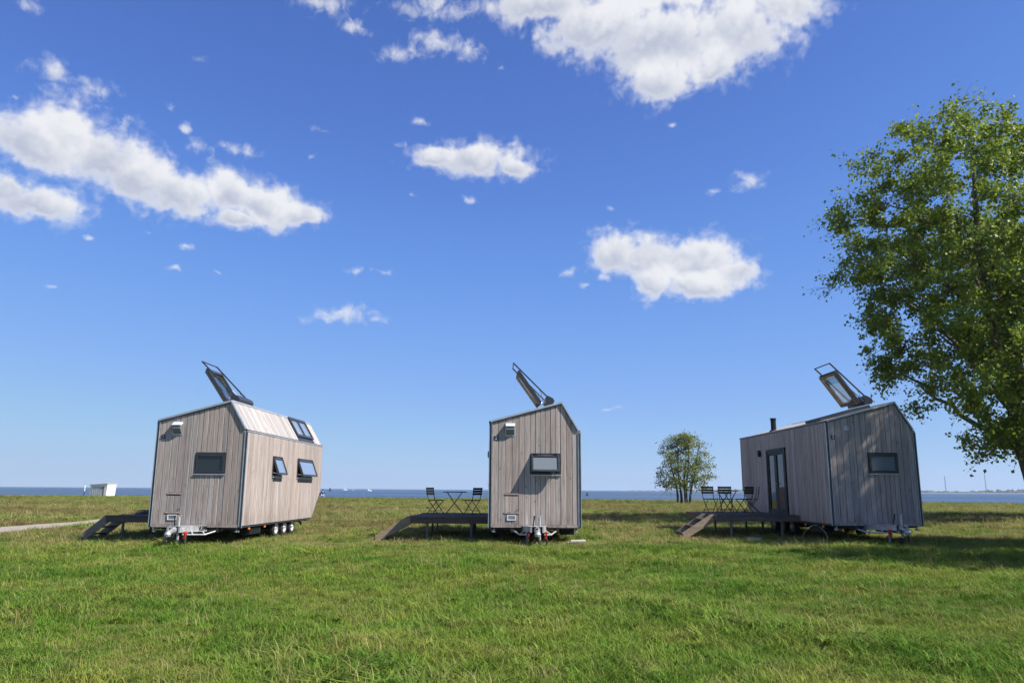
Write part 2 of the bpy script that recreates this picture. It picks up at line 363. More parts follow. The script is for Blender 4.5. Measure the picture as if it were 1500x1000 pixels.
def grass_mat(name, greens, dry, red, vary):
    m = mat(name, rough=.62, spec=.12); t = NT(m)
    pos = t.pos(); c = field_col(t, pos, greens, dry, red)
    oi = t.n('ShaderNodeObjectInfo'); h = t.n('ShaderNodeHueSaturation'); t.l(c, h.inputs['Color'])
    t.l(t.math('ADD', t.math('MULTIPLY', oi.outputs['Random'], vary), 1 - vary / 2), h.inputs['Value'])
    r2 = t.math('FRACT', t.math('MULTIPLY', oi.outputs['Random'], 13.7))
    t.l(t.math('ADD', t.math('MULTIPLY', r2, .045), .472), h.inputs['Hue'])
    t.l(h.outputs[0], t.b.inputs['Base Color'])
    tl = t.n('ShaderNodeBsdfTranslucent'); t.l(h.outputs[0], tl.inputs[0])
    mx = t.n('ShaderNodeMixShader'); mx.inputs[0].default_value = .32; t.l(t.b.outputs[0], mx.inputs[1]); t.l(tl.outputs[0], mx.inputs[2])
    t.l(mx.outputs[0], t.out.inputs[0]); return m
GR = {'greens': ((0.09, 0.19, 0.02), (0.165, 0.255, 0.032), (0.25, 0.28, 0.055)), 'dry': (0.31, 0.275, 0.1), 'red': (0.205, 0.15, 0.062), 'straw': (0.4, 0.355, 0.17), 'soil': (0.16, 0.125, 0.08)}
M['grass'] = grass_mat('grass_blades', GR['greens'], GR['dry'], GR['red'], .7)
M['straw'] = grass_mat('dry_stalks', (GR['dry'],) * 3, GR['straw'], GR['red'], .5)
def ground_mat():
    m = mat('turf_ground', rough=.95, spec=.05); t = NT(m); pos = t.pos()
    c = field_col(t, pos, GR['greens'], GR['dry'], GR['red'])
    f = t.noise(pos, 9, 6, .7); f2 = t.noise(pos, 45, 4, .7)
    c = t.mix(t.step(f2, .35, .7), tuple(.35 * q for q in GR['dry']), c)
    c = t.mix(t.step(f, .50, .74), c, GR['soil'])
    t.l(c, t.b.inputs['Base Color']); t.bump(t.math('ADD', f, f2), .8, .08); return m
M['ground'] = ground_mat()
def leaf_mat(name, c0, c1, c2, tr=.35):
    m = mat(name, rough=.5, spec=.3); t = NT(m)
    g = t.n('ShaderNodeNewGeometry'); r = g.outputs['Random Per Island']
    c = t.mix(t.step(r, 0, .6), c0, c1); c = t.mix(t.step(r, .75, 1.), c, c2)
    t.l(c, t.b.inputs['Base Color'])
    tl = t.n('ShaderNodeBsdfTranslucent'); t.l(t.mix(.5, c, (c1[0] * 1.6, c1[1] * 1.5, c1[2] * .6)), tl.inputs[0])
    mx = t.n('ShaderNodeMixShader'); mx.inputs[0].default_value = tr; t.l(t.b.outputs[0], mx.inputs[1]); t.l(tl.outputs[0], mx.inputs[2])
    t.l(mx.outputs[0], t.out.inputs[0]); return m
M['leaf'] = leaf_mat('poplar_leaves', (.105, .165, .016), (.19, .26, .028), (.27, .30, .08), .38)
M['leaf2'] = leaf_mat('birch_leaves', (.10, .13, .028), (.17, .20, .04), (.24, .24, .09))
def bark_mat(name, a, b):
    m = mat(name, rough=.9, spec=.15); t = NT(m); v = t.scale(t.coord(), (9, 9, 2))
    n = t.noise(v, 1., 6, .65, .5); t.l(t.mix(t.step(n, .35, .65), a, b), t.b.inputs['Base Color']); t.bump(n, .8, .03); return m
M['bark'] = bark_mat('poplar_bark', (.06, .05, .04), (.19, .165, .135))
M['bark2'] = bark_mat('birch_bark', (.035, .03, .026), (.12, .11, .10))
def water_mat():
    m = mat('sea_water', (0.038, 0.07, 0.11), .22, 0, .5); t = NT(m); pos = t.pos()
    v = t.scale(pos, (.35, 1., 0))
    n = t.noise(v, .9, 5, .6); n2 = t.noise(t.scale(pos, (.004, .02, 0)), 1., 4, .6)
    t.l(t.step(n2, .35, .65, .25, .5), t.b.inputs['Roughness'])
    t.bump(n, .9, .35); return m
M['water'] = water_mat()
def path_mat():
    m = mat('sandy_gravel', (.36, .31, .25), .95, 0, .1); t = NT(m); pos = t.pos()
    n = t.noise(pos, 3, 5, .6); n2 = t.noise(pos, 40, 3, .7)
    t.l(t.mix(t.math('ADD', t.math('MULTIPLY', n, .5), t.math('MULTIPLY', n2, .5)), (.20, .17, .13), (.46, .40, .33)), t.b.inputs['Base Color']); t.bump(n2, .6, .03); return m
M['path'] = path_mat()
M['farwood'] = worn('far_woodland', (.030, .045, .030), .9, 0, .3, .02)
M['farland'] = worn('far_sand_shore', (.16, .15, .12), .9, 0, .2, .01)

# ------------------------------------------------------------------ ground, sea, path
def grid_mesh(name, xs, ys, zf, m):
    X, Y = np.meshgrid(xs, ys); Z = zf(X, Y); nx, ny = len(xs), len(ys)
    v = np.stack([X, Y, Z], -1).reshape(-1, 3)
    i = np.arange(nx * ny).reshape(ny, nx)
    f = np.stack([i[:-1, :-1], i[:-1, 1:], i[1:, 1:], i[1:, :-1]], -1).reshape(-1, 4)
    me = bpy.data.meshes.new(name); me.from_pydata(v.tolist(), [], f.tolist()); me.materials.append(m)
    me.polygons.foreach_set('use_smooth', [True] * len(f)); return me
xs = np.unique(np.concatenate([np.linspace(-40, 40, 161), np.linspace(-160, 160, 129), np.linspace(-900, 900, 61)]))
ys = np.unique(np.concatenate([np.linspace(-60, 0, 25), np.linspace(0, 45, 121), np.linspace(45, 165, 121)]))
tag(link('ground', grid_mesh('ground', xs, ys, ground_z, M['ground'])), kind='structure')
w = MB(); w.add([(-25000, 80, -.34), (25000, 80, -.34), (25000, 25000, -.34), (-25000, 25000, -.34)], [(0, 1, 2, 3)])
tag(w.build('water', M['water']), kind='structure')
def strip(name, cl, wid, m, lift):
    b = MB(); vs = []; fs = []
    for i, (x, y) in enumerate(cl):
        x0, y0 = cl[max(i - 1, 0)]; x1, y1 = cl[min(i + 1, len(cl) - 1)]
        d = Vector((x1 - x0, y1 - y0)).normalized(); n = Vector((-d.y, d.x))
        for k, q in enumerate((-1, -.5, 0, .5, 1)):
            e = wid / 2 * q * (1 + .16 * math.sin(i * 1.7 + q * 2) + .1 * math.sin(i * .61 * (q + 2)))
            px, py = x + n.x * e, y + n.y * e
            vs.append((px, py, gz(px, py) + lift * (1 - .6 * abs(q))))
    for i in range(len(cl) - 1):
        for k in range(4): fs.append((i * 5 + k, (i + 1) * 5 + k, (i + 1) * 5 + k + 1, i * 5 + k + 1))
    b.add(vs, fs); return b.build(name, m)
def path_c(t): return (-18.4 - 2.4 * t * t * t + .25 * math.sin(t * 7), 12 + 40 * t)
tag(strip('path', [path_c(i / 60) for i in range(61)], 2.5, M['path'], .05), kind='structure')

# ------------------------------------------------------------------ tiny houses on trailers
HALF = 1.22; ZB, ZTL, ZR, XR, ZTR, LEN = .50, 3.36, 3.89, .75, 3.10, 7.65
ZC, YC = 1.44, 6.65                                     # the tail is cut away below this
CACHE = {}
def clip_poly(p, axis, val, keep_less):
    out = []
    for i in range(len(p)):
        a, b = p[i], p[(i + 1) % len(p)]
        ia = (a[axis] <= val) if keep_less else (a[axis] >= val); ib = (b[axis] <= val) if keep_less else (b[axis] >= val)
        if ia: out.append(a)
        if ia != ib:
            t = (val - a[axis]) / (b[axis] - a[axis]); out.append((a[0] + t * (b[0] - a[0]), a[1] + t * (b[1] - a[1])))
    q = []
    for c in out:
        if not q or (abs(c[0] - q[-1][0]) + abs(c[1] - q[-1][1])) > 1e-6: q.append(c)
    if len(q) > 1 and abs(q[0][0] - q[-1][0]) + abs(q[0][1] - q[-1][1]) < 1e-6: q.pop()
    return q
def edges(lo, hi, step, fixed, seed):
    rr = random.Random(seed); fx = sorted(set([lo, hi] + list(fixed))); out = []
    for a, b in zip(fx[:-1], fx[1:]):
        n = max(1, round((b - a) / step)); ws = [1 + rr.uniform(-.13, .13) for _ in range(n)]; s = sum(ws); c = a
        for q in ws: out.append(c); c += (b - a) * q / s
    out.append(hi); return out
def planks(key, parent, outline, bounds, holes, fn, m, thick=.028, seed=0, cuts=()):
    """cuts: (u0,u1,v) horizontal saw cuts"""
    rr = random.Random(seed); k = 0
    for u0, u1 in zip(bounds[:-1], bounds[1:]):
        segs = [(-9, 9)]
        for (h0, h1, v0, v1) in holes:
            if u0 > h0 - 1e-3 and u1 < h1 + 1e-3:
                segs = [s for a, b in segs for s in ((a, min(b, v0)), (max(a, v1), b)) if s[1] > s[0] + .01]
        for (c0, c1, v) in cuts:
            if u0 > c0 - 1e-3 and u1 < c1 + 1e-3:
                segs = [s for a, b in segs for s in (((a, v - .006), (v + .006, b)) if a < v < b else ((a, b),))]
        for a, b in segs:
            prouds = rr.uniform(-.004, .004)
            def shape(g):
                p = clip_poly(outline, 0, u0 + g, False); p = clip_poly(p, 0, u1 - g, True) if p else p
                if p: p = clip_poly(p, 1, a + g, False)
                if p: p = clip_poly(p, 1, b - g, True)
                return p
            p0, p1 = shape(.004), shape(.0115)
            if len(p0) < 3: continue
            if len(p1) != len(p0): p1 = p0
            ck = (key, k); k += 1
            if ck not in CACHE:
                mb = MB()
                pm = p0
                n = len(p0)
                vs = [fn(u, v, -thick) for u, v in p0] + [fn(u, v, -.007 + prouds) for u, v in p0] + [fn(u, v, prouds) for u, v in p1]
                fs = [tuple(range(n - 1, -1, -1)), tuple(range(2 * n, 3 * n))]
                for j in range(2): fs += [(j * n + i, j * n + (i + 1) % n, (j + 1) * n + (i + 1) % n, (j + 1) * n + i) for i in range(n)]
                mb.add(vs, fs); CACHE[ck] = mb.mesh('plank', m)
            link('plank', CACHE[ck], parent)
def cached(key, name, build, mats, parent, smooth=False):
    if key not in CACHE: CACHE[key] = build().mesh(name, mats, smooth)
    return link(name, CACHE[key], parent)
def ring(b, fn, u0, u1, v0, v1, wd, w0, w1):
    """rectangular frame of four butted bars in the plane fn"""
    for (a, c, d, e) in ((u0, u1, v0, v0 + wd), (u0, u1, v1 - wd, v1), (u0, u0 + wd, v0 + wd, v1 - wd), (u1 - wd, u1, v0 + wd, v1 - wd)):
        b.prism([(a, d), (c, d), (c, e), (a, e)], fn, w0, w1)
    return b
def window(parent, fn, u0, u1, v0, v1, angle, pane_m, key, mull=False):
    """top-hung window: fixed frame, sash swung out by angle, pane"""
    fr = cached((key, 'fr'), 'window', lambda: ring(MB(), fn, u0 + .004, u1 - .004, v0 + .004, v1 - .004, .045, -.045, .012), M['anthracite'], parent)
    def sfn(u, v, w_):
        d = v1 - .04 - v; wv = w_ + .004
        c, s = math.cos(angle), math.sin(angle)
        return fn(u, v1 - .04 - d * c + wv * s, wv * c + d * s)
    wd = .05
    sa = cached((key, angle, 'sash'), 'sash', lambda: ring(MB(), sfn, u0 + .03, u1 - .03, v0 + .03, v1 - .04, wd, -.035, .022), M['anthracite'], fr)
    def pb():
        b = MB()
        spans = [(u0 + .03 + wd, u1 - .03 - wd)]
        for a, c in spans: b.prism([(a, v0 + .03 + wd), (c, v0 + .03 + wd), (c, v1 - .04 - wd), (a, v1 - .04 - wd)], sfn, -.02, -.008)
        return b
    cached((key, angle, 'pane', pane_m), 'pane', pb, M[pane_m], fr)
    if angle == 0 or True:
        cached((key, 'sill'), 'sill', lambda: MB().prism([(u0 - .01, v0 - .03), (u1 + .01, v0 - .03), (u1 + .01, v0 - .002), (u0 - .01, v0 - .002)], fn, -.03, .035), M['alu'], fr)
    if angle:
        for k, u in enumerate((u0 + .14, u1 - .14)):
            cached((key, 'hinge', k), 'hinge', lambda: MB().prism([(u - .05, v1 - .035), (u + .05, v1 - .035), (u + .05, v1 - .006), (u - .05, v1 - .006)], fn, .013, .04), M['black'], fr)
        for k, u in enumerate((u0 + .045, u1 - .045)):
            cached((key, angle, 'stay', k), 'stay', lambda: MB().tube([fn(u, v0 + .12, -.02), sfn(u, v0 + .06, -.02)], .008, 6), M['alu'], fr)
    return fr
def text_mesh(txt, size, m, depth=.002, bold=0.):
    cu = bpy.data.curves.new('print', 'FONT'); cu.body = txt; cu.size = size; cu.extrude = depth; cu.align_x = 'CENTER'; cu.align_y = 'CENTER'; cu.offset = bold
    o = bpy.data.objects.new('print', cu); COL.objects.link(o); bpy.context.view_layer.update()
    me = bpy.data.meshes.new_from_object(o.evaluated_get(bpy.context.evaluated_depsgraph_get()))
    bpy.data.objects.remove(o); bpy.data.curves.remove(cu)
    me.materials.clear(); me.materials.append(m); return me

front = lambda u, v, w_: (u, -w_, v)
right = lambda u, v, w_: (1.275 + w_, u, v)
left = lambda u, v, w_: (-1.275 - w_, u, v)
_sl = Vector((HALF - XR, 0, ZTR - ZR)); SLEN = _sl.length; _sl.normalize(); _sn = Vector((-_sl.z, 0, _sl.x))
slope = lambda u, v, w_: (HALF - _sl.x * v + _sn.x * w_, u, ZTR - _sl.z * v + _sn.z * w_)          # v up the slope from the eave
_ll = Vector((XR + HALF, 0, ZR - ZTL)); LLEN = _ll.length; _ll.normalize(); _ln = Vector((-_ll.z, 0, _ll.x))
lroof = lambda s, y, w_: (-HALF + _ll.x * s + _ln.x * w_, y, ZTL + _ll.z * s + _ln.z * w_)
PROFILE = [(-HALF, ZB), (HALF, ZB), (HALF, ZTR), (XR, ZR), (-HALF, ZTL)]
WIN = (-.13, .71, 1.88, 2.45)
def build_house(spec):
    X, Y, yaw, dz = spec['at']
    h = thing('tiny_house', (X, Y, dz), yaw, spec['label'], 'tiny house', 'wooden tiny houses on trailers')
    # --- front
    in_p = [(-HALF + .03, ZB + .02), (HALF - .03, ZB + .02), (HALF - .03, ZTR - .045), (XR, ZR - .075), (-HALF + .03, ZTL - .055)]
    fw = cached('fwall', 'front_wall', lambda: MB().prism(in_p, front, -.10, -.032), M['core'], h)
    fb = [-1.19, -1.02, -.83, -.64, -.45, -.29, -.13, .01, .15, .29, .43, .57, .71, .87, 1.03, 1.19]
    hatch = spec['hatch']
    cuts = [(-.83, -.45, 1.36), (-.83, -.45, 1.30), (-.83, -.45, .85), (-.83, -.45, .79)] if hatch else []
    planks('F%d' % hatch, fw, [(-1.19, ZB + .035), (1.19, ZB + .035), (1.19, ZTR - .02), (XR, ZR - .045), (-1.19, ZTL - .032)], fb, [WIN], front, M['wood'], seed=3, cuts=cuts)
    cached('bottom_rail', 'bottom_rail', lambda: MB().span((-1.19, -.012, ZB - .045), (1.19, .09, ZB + .031)), M['wood'], h)
    window(h, front, *WIN, spec['front_angle'], spec['front_pane'], 'fw')
    # verge: aluminium strip round the top of the front
    def verge():
        b = MB(); o = [(-HALF - .015, ZTL), (XR, ZR + .012), (HALF + .012, ZTR + .004)]
        i = [(-HALF - .015, ZTL - .05), (XR - .004, ZR - .045), (HALF - .03, ZTR - .01)]
        for a in range(2): b.prism([i[a], i[a + 1], o[a + 1], o[a]], front, -.06, .045 + .001 * a)
        return b
    cached('verge', 'verge_trim', verge, M['alu'], h)
    def vshade():
        b = MB(); o = [(-1.19, ZTL - .0505 + .03 * .267), (XR - .004, ZR - .0455), (HALF - .032, ZTR - .011)]; i = [(-1.19, ZTL - .068 + .03 * .267), (XR - .008, ZR - .068), (HALF - .046, ZTR - .018)]
        for a in range(2): b.prism([i[a], i[a + 1], o[a + 1], o[a]], front, .005, .012 + .001 * a)
        return b
    cached('vshade', 'verge_shade_strip', vshade, M['black'], h)  # black strip stands in for the shadow line under the verge
    for s in (-1, 1):
        top = ZTL if s < 0 else ZTR
        cached(('ct', s), 'corner_trim', lambda: MB().span((s * 1.192, -.022, ZB - .02), (s * 1.207, .05, top - .055)), M['alu'], h)
        cached(('ep', s), 'edge_panel', lambda: MB().span((s * 1.2075, -.004, ZB - .05), (s * 1.266, .0115, top - .075)).span((s * 1.2225, .0116, ZB - .05), (s * 1.2455, LEN - 1.02, top - .07)).span((s * 1.2225, LEN - 1.02, ZC), (s * 1.2455, LEN - .02, top - .07)), M['navy'], h)
        cached(('oe', s), 'edge_strip', lambda: MB().span((s * 1.2665, -.012, ZB - .055), (s * 1.281, .012, top - .075)), M['alu'], h)
    # --- sides
    side_out = lambda top: [(.014, ZB), (YC, ZB), (LEN, ZC), (LEN, top - .075), (.014, top - .075)]
    RW = [(2.19, 3.09, 1.85, 2.45), (4.65, 6.44, 1.85, 2.48)]
    DOOR = (3.10, 4.80, .62, 2.76)
    rb = edges(.014, LEN, .172, [2.19, 3.09, 4.65, 6.44, YC], 5); lb = edges(.014, LEN, .172, [3.10, 4.80, YC], 6)
    back = lambda top: [(.016, ZB + .01), (YC - .03, ZB + .01), (LEN - .03, ZC - .01), (LEN - .03, top - .09), (.016, top - .09)]
    rw = cached('rwall', 'right_wall', lambda: MB().prism(back(ZTR), right, -.0290, -.0285), M['core'], h)
    planks('R', rw, side_out(ZTR), rb, RW, right, M['wood'], seed=4)
    lw = cached('lwall', 'left_wall', lambda: MB().prism(back(ZTL), left, -.0290, -.0285), M['core'], h)
    planks('L', lw, side_out(ZTL), lb, [DOOR], left, M['wood'], seed=8)
    for k, wn_ in enumerate(RW): window(h, right, *wn_, R(21), 'pane_sky', 'rw%d' % k)
    cached('eave_r', 'eave_trim', lambda: MB().span((1.225, .02, ZTR - .068), (1.286, LEN + .01, ZTR - .030)), M['alu'], h)
    cached('eave_g', 'eave_gap', lambda: MB().span((1.2228, .02, ZTR - .0295), (1.270, LEN, ZTR - .010)), M['black'], h)
    cached('eave_l', 'eave_trim', lambda: MB().span((-1.286, .02, ZTL - .066), (-1.225, LEN + .01, ZTL - .012)), M['anthracite'], h)
    # --- body, tail, roof
    def core():
        b = MB(); p = [(-1.2215, ZB - .03), (1.2215, ZB - .03), (1.2215, ZTR - .06), (XR, ZR - .07), (-1.2215, ZTL - .06)]
        n = len(p); vs = [(u, .105, v) for u, v in p] + [(u, LEN - 1.0 if v < 1 else LEN - .04, v) for u, v in p]
        vs += [(-1.2215, LEN - .04, ZC), (1.2215, LEN - .04, ZC)]
        fs = [(4, 3, 2, 1, 0), (7, 8, 9, 10, 11), (0, 1, 6, 5), (5, 6, 11, 10), (2, 3, 8, 7), (3, 4, 9, 8), (1, 2, 7, 11, 6), (0, 5, 10, 9, 4)]
        return b.add(vs, fs)
    cached('core', 'body', core, M['core'], h)
    def tail():
        b = MB(); b.prism([(-1.22, ZC), (1.22, ZC), (1.22, ZTR - .05), (XR, ZR - .05), (-1.22, ZTL - .05)], lambda u, v, w_: (u, LEN - .038 + w_, v), 0, .036)
        return b
    cached('tail', 'rear_wall', tail, M['wood'], h)
    cached('tail2', 'rear_skirt', lambda: MB().add([(-1.24, YC, ZB), (1.24, YC, ZB), (1.24, LEN, ZC), (-1.24, LEN, ZC), (-1.24, YC - .03, ZB + .02), (1.24, YC - .03, ZB + .02), (1.24, LEN - .03, ZC + .02), (-1.24, LEN - .03, ZC + .02)], [(0, 1, 2, 3), (7, 6, 5, 4), (0, 4, 5, 1), (1, 5, 6, 2), (2, 6, 7, 3), (3, 7, 4, 0)]), M['wood'], h)
    rs = cached('rslope', 'steep_roof', lambda: MB().prism([(.062, .02), (LEN, .02), (LEN, SLEN - .02), (.062, SLEN - .02)], slope, -.060, -.030), M['core'], h)
    SKY = (4.85, 6.75, .10, SLEN - .05)
    sb = edges(.047, LEN, .172, [SKY[0], SKY[1]], 9)
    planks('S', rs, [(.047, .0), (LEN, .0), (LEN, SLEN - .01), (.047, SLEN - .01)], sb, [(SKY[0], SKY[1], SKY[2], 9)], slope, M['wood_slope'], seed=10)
    cached('ridge', 'ridge_cap', lambda: MB().prism([(.047, SLEN - .05), (LEN + .01, SLEN - .05), (LEN + .01, SLEN + .012), (.047, SLEN + .012)], slope, .004, .014), M['alu'], h)
    sk = cached('skf', 'skylight', lambda: ring(MB(), slope, SKY[0] + .01, SKY[1] - .01, SKY[2] + .04, SKY[3] + .03, .09, -.028, .06), M['anthracite'], h)
    mid = (SKY[0] + SKY[1]) / 2
    cached('skm', 'mullion', lambda: MB().prism([(mid - .07, SKY[2] + .132), (mid + .07, SKY[2] + .132), (mid + .07, SKY[3] - .062), (mid - .07, SKY[3] - .062)], slope, -.028, .052), M['anthracite'], sk)
    for a, b_ in ((SKY[0] + .101, mid - .071), (mid + .071, SKY[1] - .101)):
        cached(('skp', a), 'pane', lambda: MB().prism([(a, SKY[2] + .131), (b_, SKY[2] + .131), (b_, SKY[3] - .061), (a, SKY[3] - .061)], slope, -.026, .02), M['pane_sky'], sk)
    cached('skfl', 'flashing', lambda: MB().prism([(SKY[0] - .0, .006), (SKY[1], .006), (SKY[1], SKY[2] + .035), (SKY[0], SKY[2] + .035)], slope, -.026, .006), M['anthracite'], sk)
    cached('lroof', 'low_roof', lambda: MB().prism([(.0, .047), (LLEN - .012, .047), (LLEN - .012, LEN), (.0, LEN)], lroof, -.062, -.004), M['roof'], h)
    # --- big roof window thrown open towards the low side
    y0, y1 = .92, 2.05
    s0, s1 = .24, 1.80
    cu = cached('curb', 'roof_window_curb', lambda: ring(MB(), lroof, s0, s1, y0, y1, .07, -.003, .085), M['anthracite'], h)
    cached('curbin', 'shaft', lambda: MB().prism([(s0 + .071, y0 + .071), (s1 - .071, y0 + .071), (s1 - .071, y1 - .071), (s0 + .071, y1 - .071)], lroof, -.002, .02), M['core'], cu)
    A = Vector((.14, 0, 3.93)); B = Vector((-.50, 0, 4.84)); d = (B - A).normalized(); nn = Vector((d.z, 0, -d.x))
    sash = lambda s, y, w_: tuple(A + d * s + nn * w_ + Vector((0, y, 0)))
    SL = (B - A).length
    rw_ = cached('rws', 'roof_sash', lambda: ring(MB(), sash, 0, SL, y0 + .04, y1 - .04, .075, .0, .055), M['sashwood'], h)
    cached('rwo', 'sash_cover', lambda: ring(MB(), sash, .0, SL + .04, y0 + .015, y1 - .015, .095, .0565, .125), M['anthracite'], rw_)
    cached('rwg', 'pane', lambda: MB().prism([(.077, y0 + .117), (SL - .077, y0 + .117), (SL - .077, y1 - .117), (.077, y1 - .117)], sash, .035, .05), M['clear'], rw_)
    cached('rwh', 'handle_bar', lambda: MB().tube([sash(SL - .12, y0 + .2, -.03), sash(SL - .12, y1 - .2, -.03)], .012, 6).tube([sash(SL - .12, y0 + .2, .02), sash(SL - .12, y0 + .2, -.03)], .009, 6).tube([sash(SL - .12, y1 - .2, .02), sash(SL - .12, y1 - .2, -.03)], .009, 6), M['alu'], rw_)
    aw = cached('aw', 'awning_box', lambda: MB().prism([(.37, 3.90), (.57, 3.94), (.62, 4.02), (.57, 4.11), (.41, 4.19), (.35, 4.12)], lambda u, v, w_: (u, w_, v), y0, y1), M['anthracite'], h)
    for k, y in enumerate((y0 + .03, y1 - .03)):
        cached(('rod', k), 'rod', lambda: MB().bar((.40, y, 4.155), (-.60, y, 5.15), .03, .04), M['anthracite'], aw)
        cached(('arm', k), 'arm', lambda: MB().tube([(.36, y + (.03 if k == 0 else -.03), 4.02), sash(SL * .45, y + (.05 if k == 0 else -.05), .13)], .014, 6), M['alu'], aw)
    cached('endbar', 'end_bar', lambda: MB().tube([(-.595, y0 + .016, 5.145), (-.595, y1 - .016, 5.145)], .017, 6), M['anthracite'], aw)
    for k, y in enumerate((y0 + .03, y1 - .03)):
        cached(('wire', k), 'wire', lambda: MB().tube([(.17, y, 4.37), (.23, y, 4.25), (.25, y, 4.12), (.27, y, 4.0)], .006, 5), M['black'], aw)
    # --- door, lamp (low side)
    dr = cached('doorf', 'door', lambda: ring(MB(), left, DOOR[0] + .004, DOOR[1] - .004, DOOR[2] + .004, DOOR[3] - .004, .075, -.03, .045), M['black'], h)
    ym = (DOOR[0] + DOOR[1]) / 2 + .06
    cached('doorl', 'door_leaf', lambda: ring(ring(MB(), left, DOOR[0] + .082, ym - .003, DOOR[2] + .082, DOOR[3] - .082, .12, -.028, .030), left, ym + .003, DOOR[1] - .082, DOOR[2] + .082, DOOR[3] - .082, .095, -.028, .026), M['black'], dr)
    cached('doorp', 'lower_panel', lambda: MB().prism([(DOOR[0] + .204, DOOR[2] + .204), (ym - .125, DOOR[2] + .204), (ym - .125, 1.50), (DOOR[0] + .204, 1.50)], left, -.026, .012), M['deck_fascia'], dr)
    for k, (a, b_, c) in enumerate(((DOOR[0] + .204, ym - .125, 1.502), (ym + .1, DOOR[1] - .179, DOOR[2] + .18))):
        cached(('doorg', k), 'pane', lambda: MB().prism([(a, c), (b_, c), (b_, DOOR[3] - .204), (a, DOOR[3] - .204)], left, -.024, .004), M['pane'], dr)
    cached('doorh', 'handle', lambda: MB().tube([left(ym - .06, 1.62, .030), left(ym - .06, 1.62, .085), left(ym - .19, 1.62, .085)], .011, 6), M['alu'], dr)
    cached('lamp', 'wall_lamp', lambda: MB().lathe([(0, -.11), (.05, -.11), (.055, 0), (.05, .11), (0, .11)], (-1.345, 5.40, 2.66), (0, 0, 1), 12).span((-1.30, 5.375, 2.62), (-1.274, 5.425, 2.70)), M['black'], h)
    # --- fittings on the front
    if spec['vent']:
        vt = cached('vent', 'vent_hood', lambda: MB().add([front(-.80, 2.96, .002), front(-.58, 2.96, .002), front(-.58, 3.27, .002), front(-.80, 3.27, .002), front(-.80, 3.10, .12), front(-.58, 3.10, .12), front(-.58, 3.19, .12), front(-.80, 3.19, .12)], [(3, 2, 1, 0), (4, 5, 6, 7), (0, 1, 5, 4), (2, 3, 7, 6), (0, 4, 7, 3), (1, 2, 6, 5)]), M['vent'], h)
        cached('ventf', 'flange', lambda: ring(MB(), front, -.83, -.55, 2.93, 3.30, .028, .003, .012), M['alu'], vt)
        cached('ventl', 'cap', lambda: MB().prism([(3.195, -.08), (3.275, .004), (3.290, .004), (3.208, -.14), (3.195, -.14)], lambda v, yy, x: (x, yy, v), -.815, -.565), M['white_metal'], vt)
    else:
        cached('rvent', 'round_vent', lambda: MB().lathe([(.0, .004), (.05, .004), (.055, .014), (.075, .014), (.082, .0)], front(-.69, 3.13, 0), (0, -1, 0), 18), M['alu'], h)
    pl = cached('plaque', 'number_plaque', lambda: MB().prism([(-1.135, 2.82), (-1.03, 2.82), (-1.03, 2.935), (-1.135, 2.935)], front, .003, .010), M['plaque'], h)
    tm = text_mesh(spec['num'], .125, M['white'], .0012); nd = link('numeral', tm, pl); nd.rotation_euler = (R(90), 0, 0); nd.location = (-1.083, -.0125, 2.878)
    if hatch:
        g = cached('grille', 'grille', lambda: ring(MB(), front, -.765, -.525, .645, .785, .022, .004, .02), M['white_metal'], h)
        def slats():
            b = MB()
            for k in range(4):
                v = .675 + k * .0245; b.prism([(-.742, v), (-.548, v), (-.548, v + .014), (-.742, v + .014)], front, .003, .010)
            return b
        cached('gsl', 'louvre', slats, M['alu'], g)
        cached('gbk', 'grille_back', lambda: MB().prism([(-.742, .668), (-.548, .668), (-.548, .762), (-.742, .762)], front, .0028, .004), M['navy'], g)
        cached('hbt', 'hatch_batten', lambda: MB().prism([(-.85, .825), (-.44, .825), (-.44, .862), (-.85, .862)], front, .004, .014).prism([(-.83, 1.33), (-.45, 1.33), (-.45, 1.368), (-.83, 1.368)], front, .004, .014), M['wood'], h)
        cached('hkn', 'hatch_knob', lambda: MB().lathe([(0, .02), (.012, .02), (.012, 0)], front(-.475, .93, 0), (0, -1, 0), 8), M['black'], h)
    # --- trailer
    def chassis():
        b = MB()
        for s in (-1, 1):
            b.span((s * .62 - .03, .0, .33), (s * .62 + .03, 6.5, .449)); b.span((s * 1.19 - .02, .02, .44), (s * 1.19 + .02, 6.6, .4545))
        for y in (.15, 1.3, 2.5, 4.1, 5.5, 6.4): b.span((-1.17, y - .03, .40), (1.17, y + .03, .448))
        return b
    cached('chassis', 'chassis', chassis, M['underfloor'], h)
    cached('floorp', 'floor_panel', lambda: MB().span((-1.2, .1, .4555), (1.2, 6.6, .4685)), M['underfloor'], h)
    cached('sidebox', 'underfloor_box', lambda: MB().span((.82, .95, .22), (1.16, 1.85, .395)).span((-1.16, .95, .22), (-.82, 1.85, .395)), M['black'], h)
    def tongue(s):
        b = MB(); o = [(.40, .55, .34, .485), (.17, -1.25, .385, .525)]
        P_ = []
        for (x, y, z0, z1) in o: P_ += [(s * x, y, z0), (s * (x - .035), y, z0), (s * (x - .035), y, z1), (s * x, y, z1)]
        b.add(P_, [(0, 1, 2, 3), (7, 6, 5, 4), (0, 4, 5, 1), (1, 5, 6, 2), (2, 6, 7, 3), (3, 7, 4, 0)])
        return b
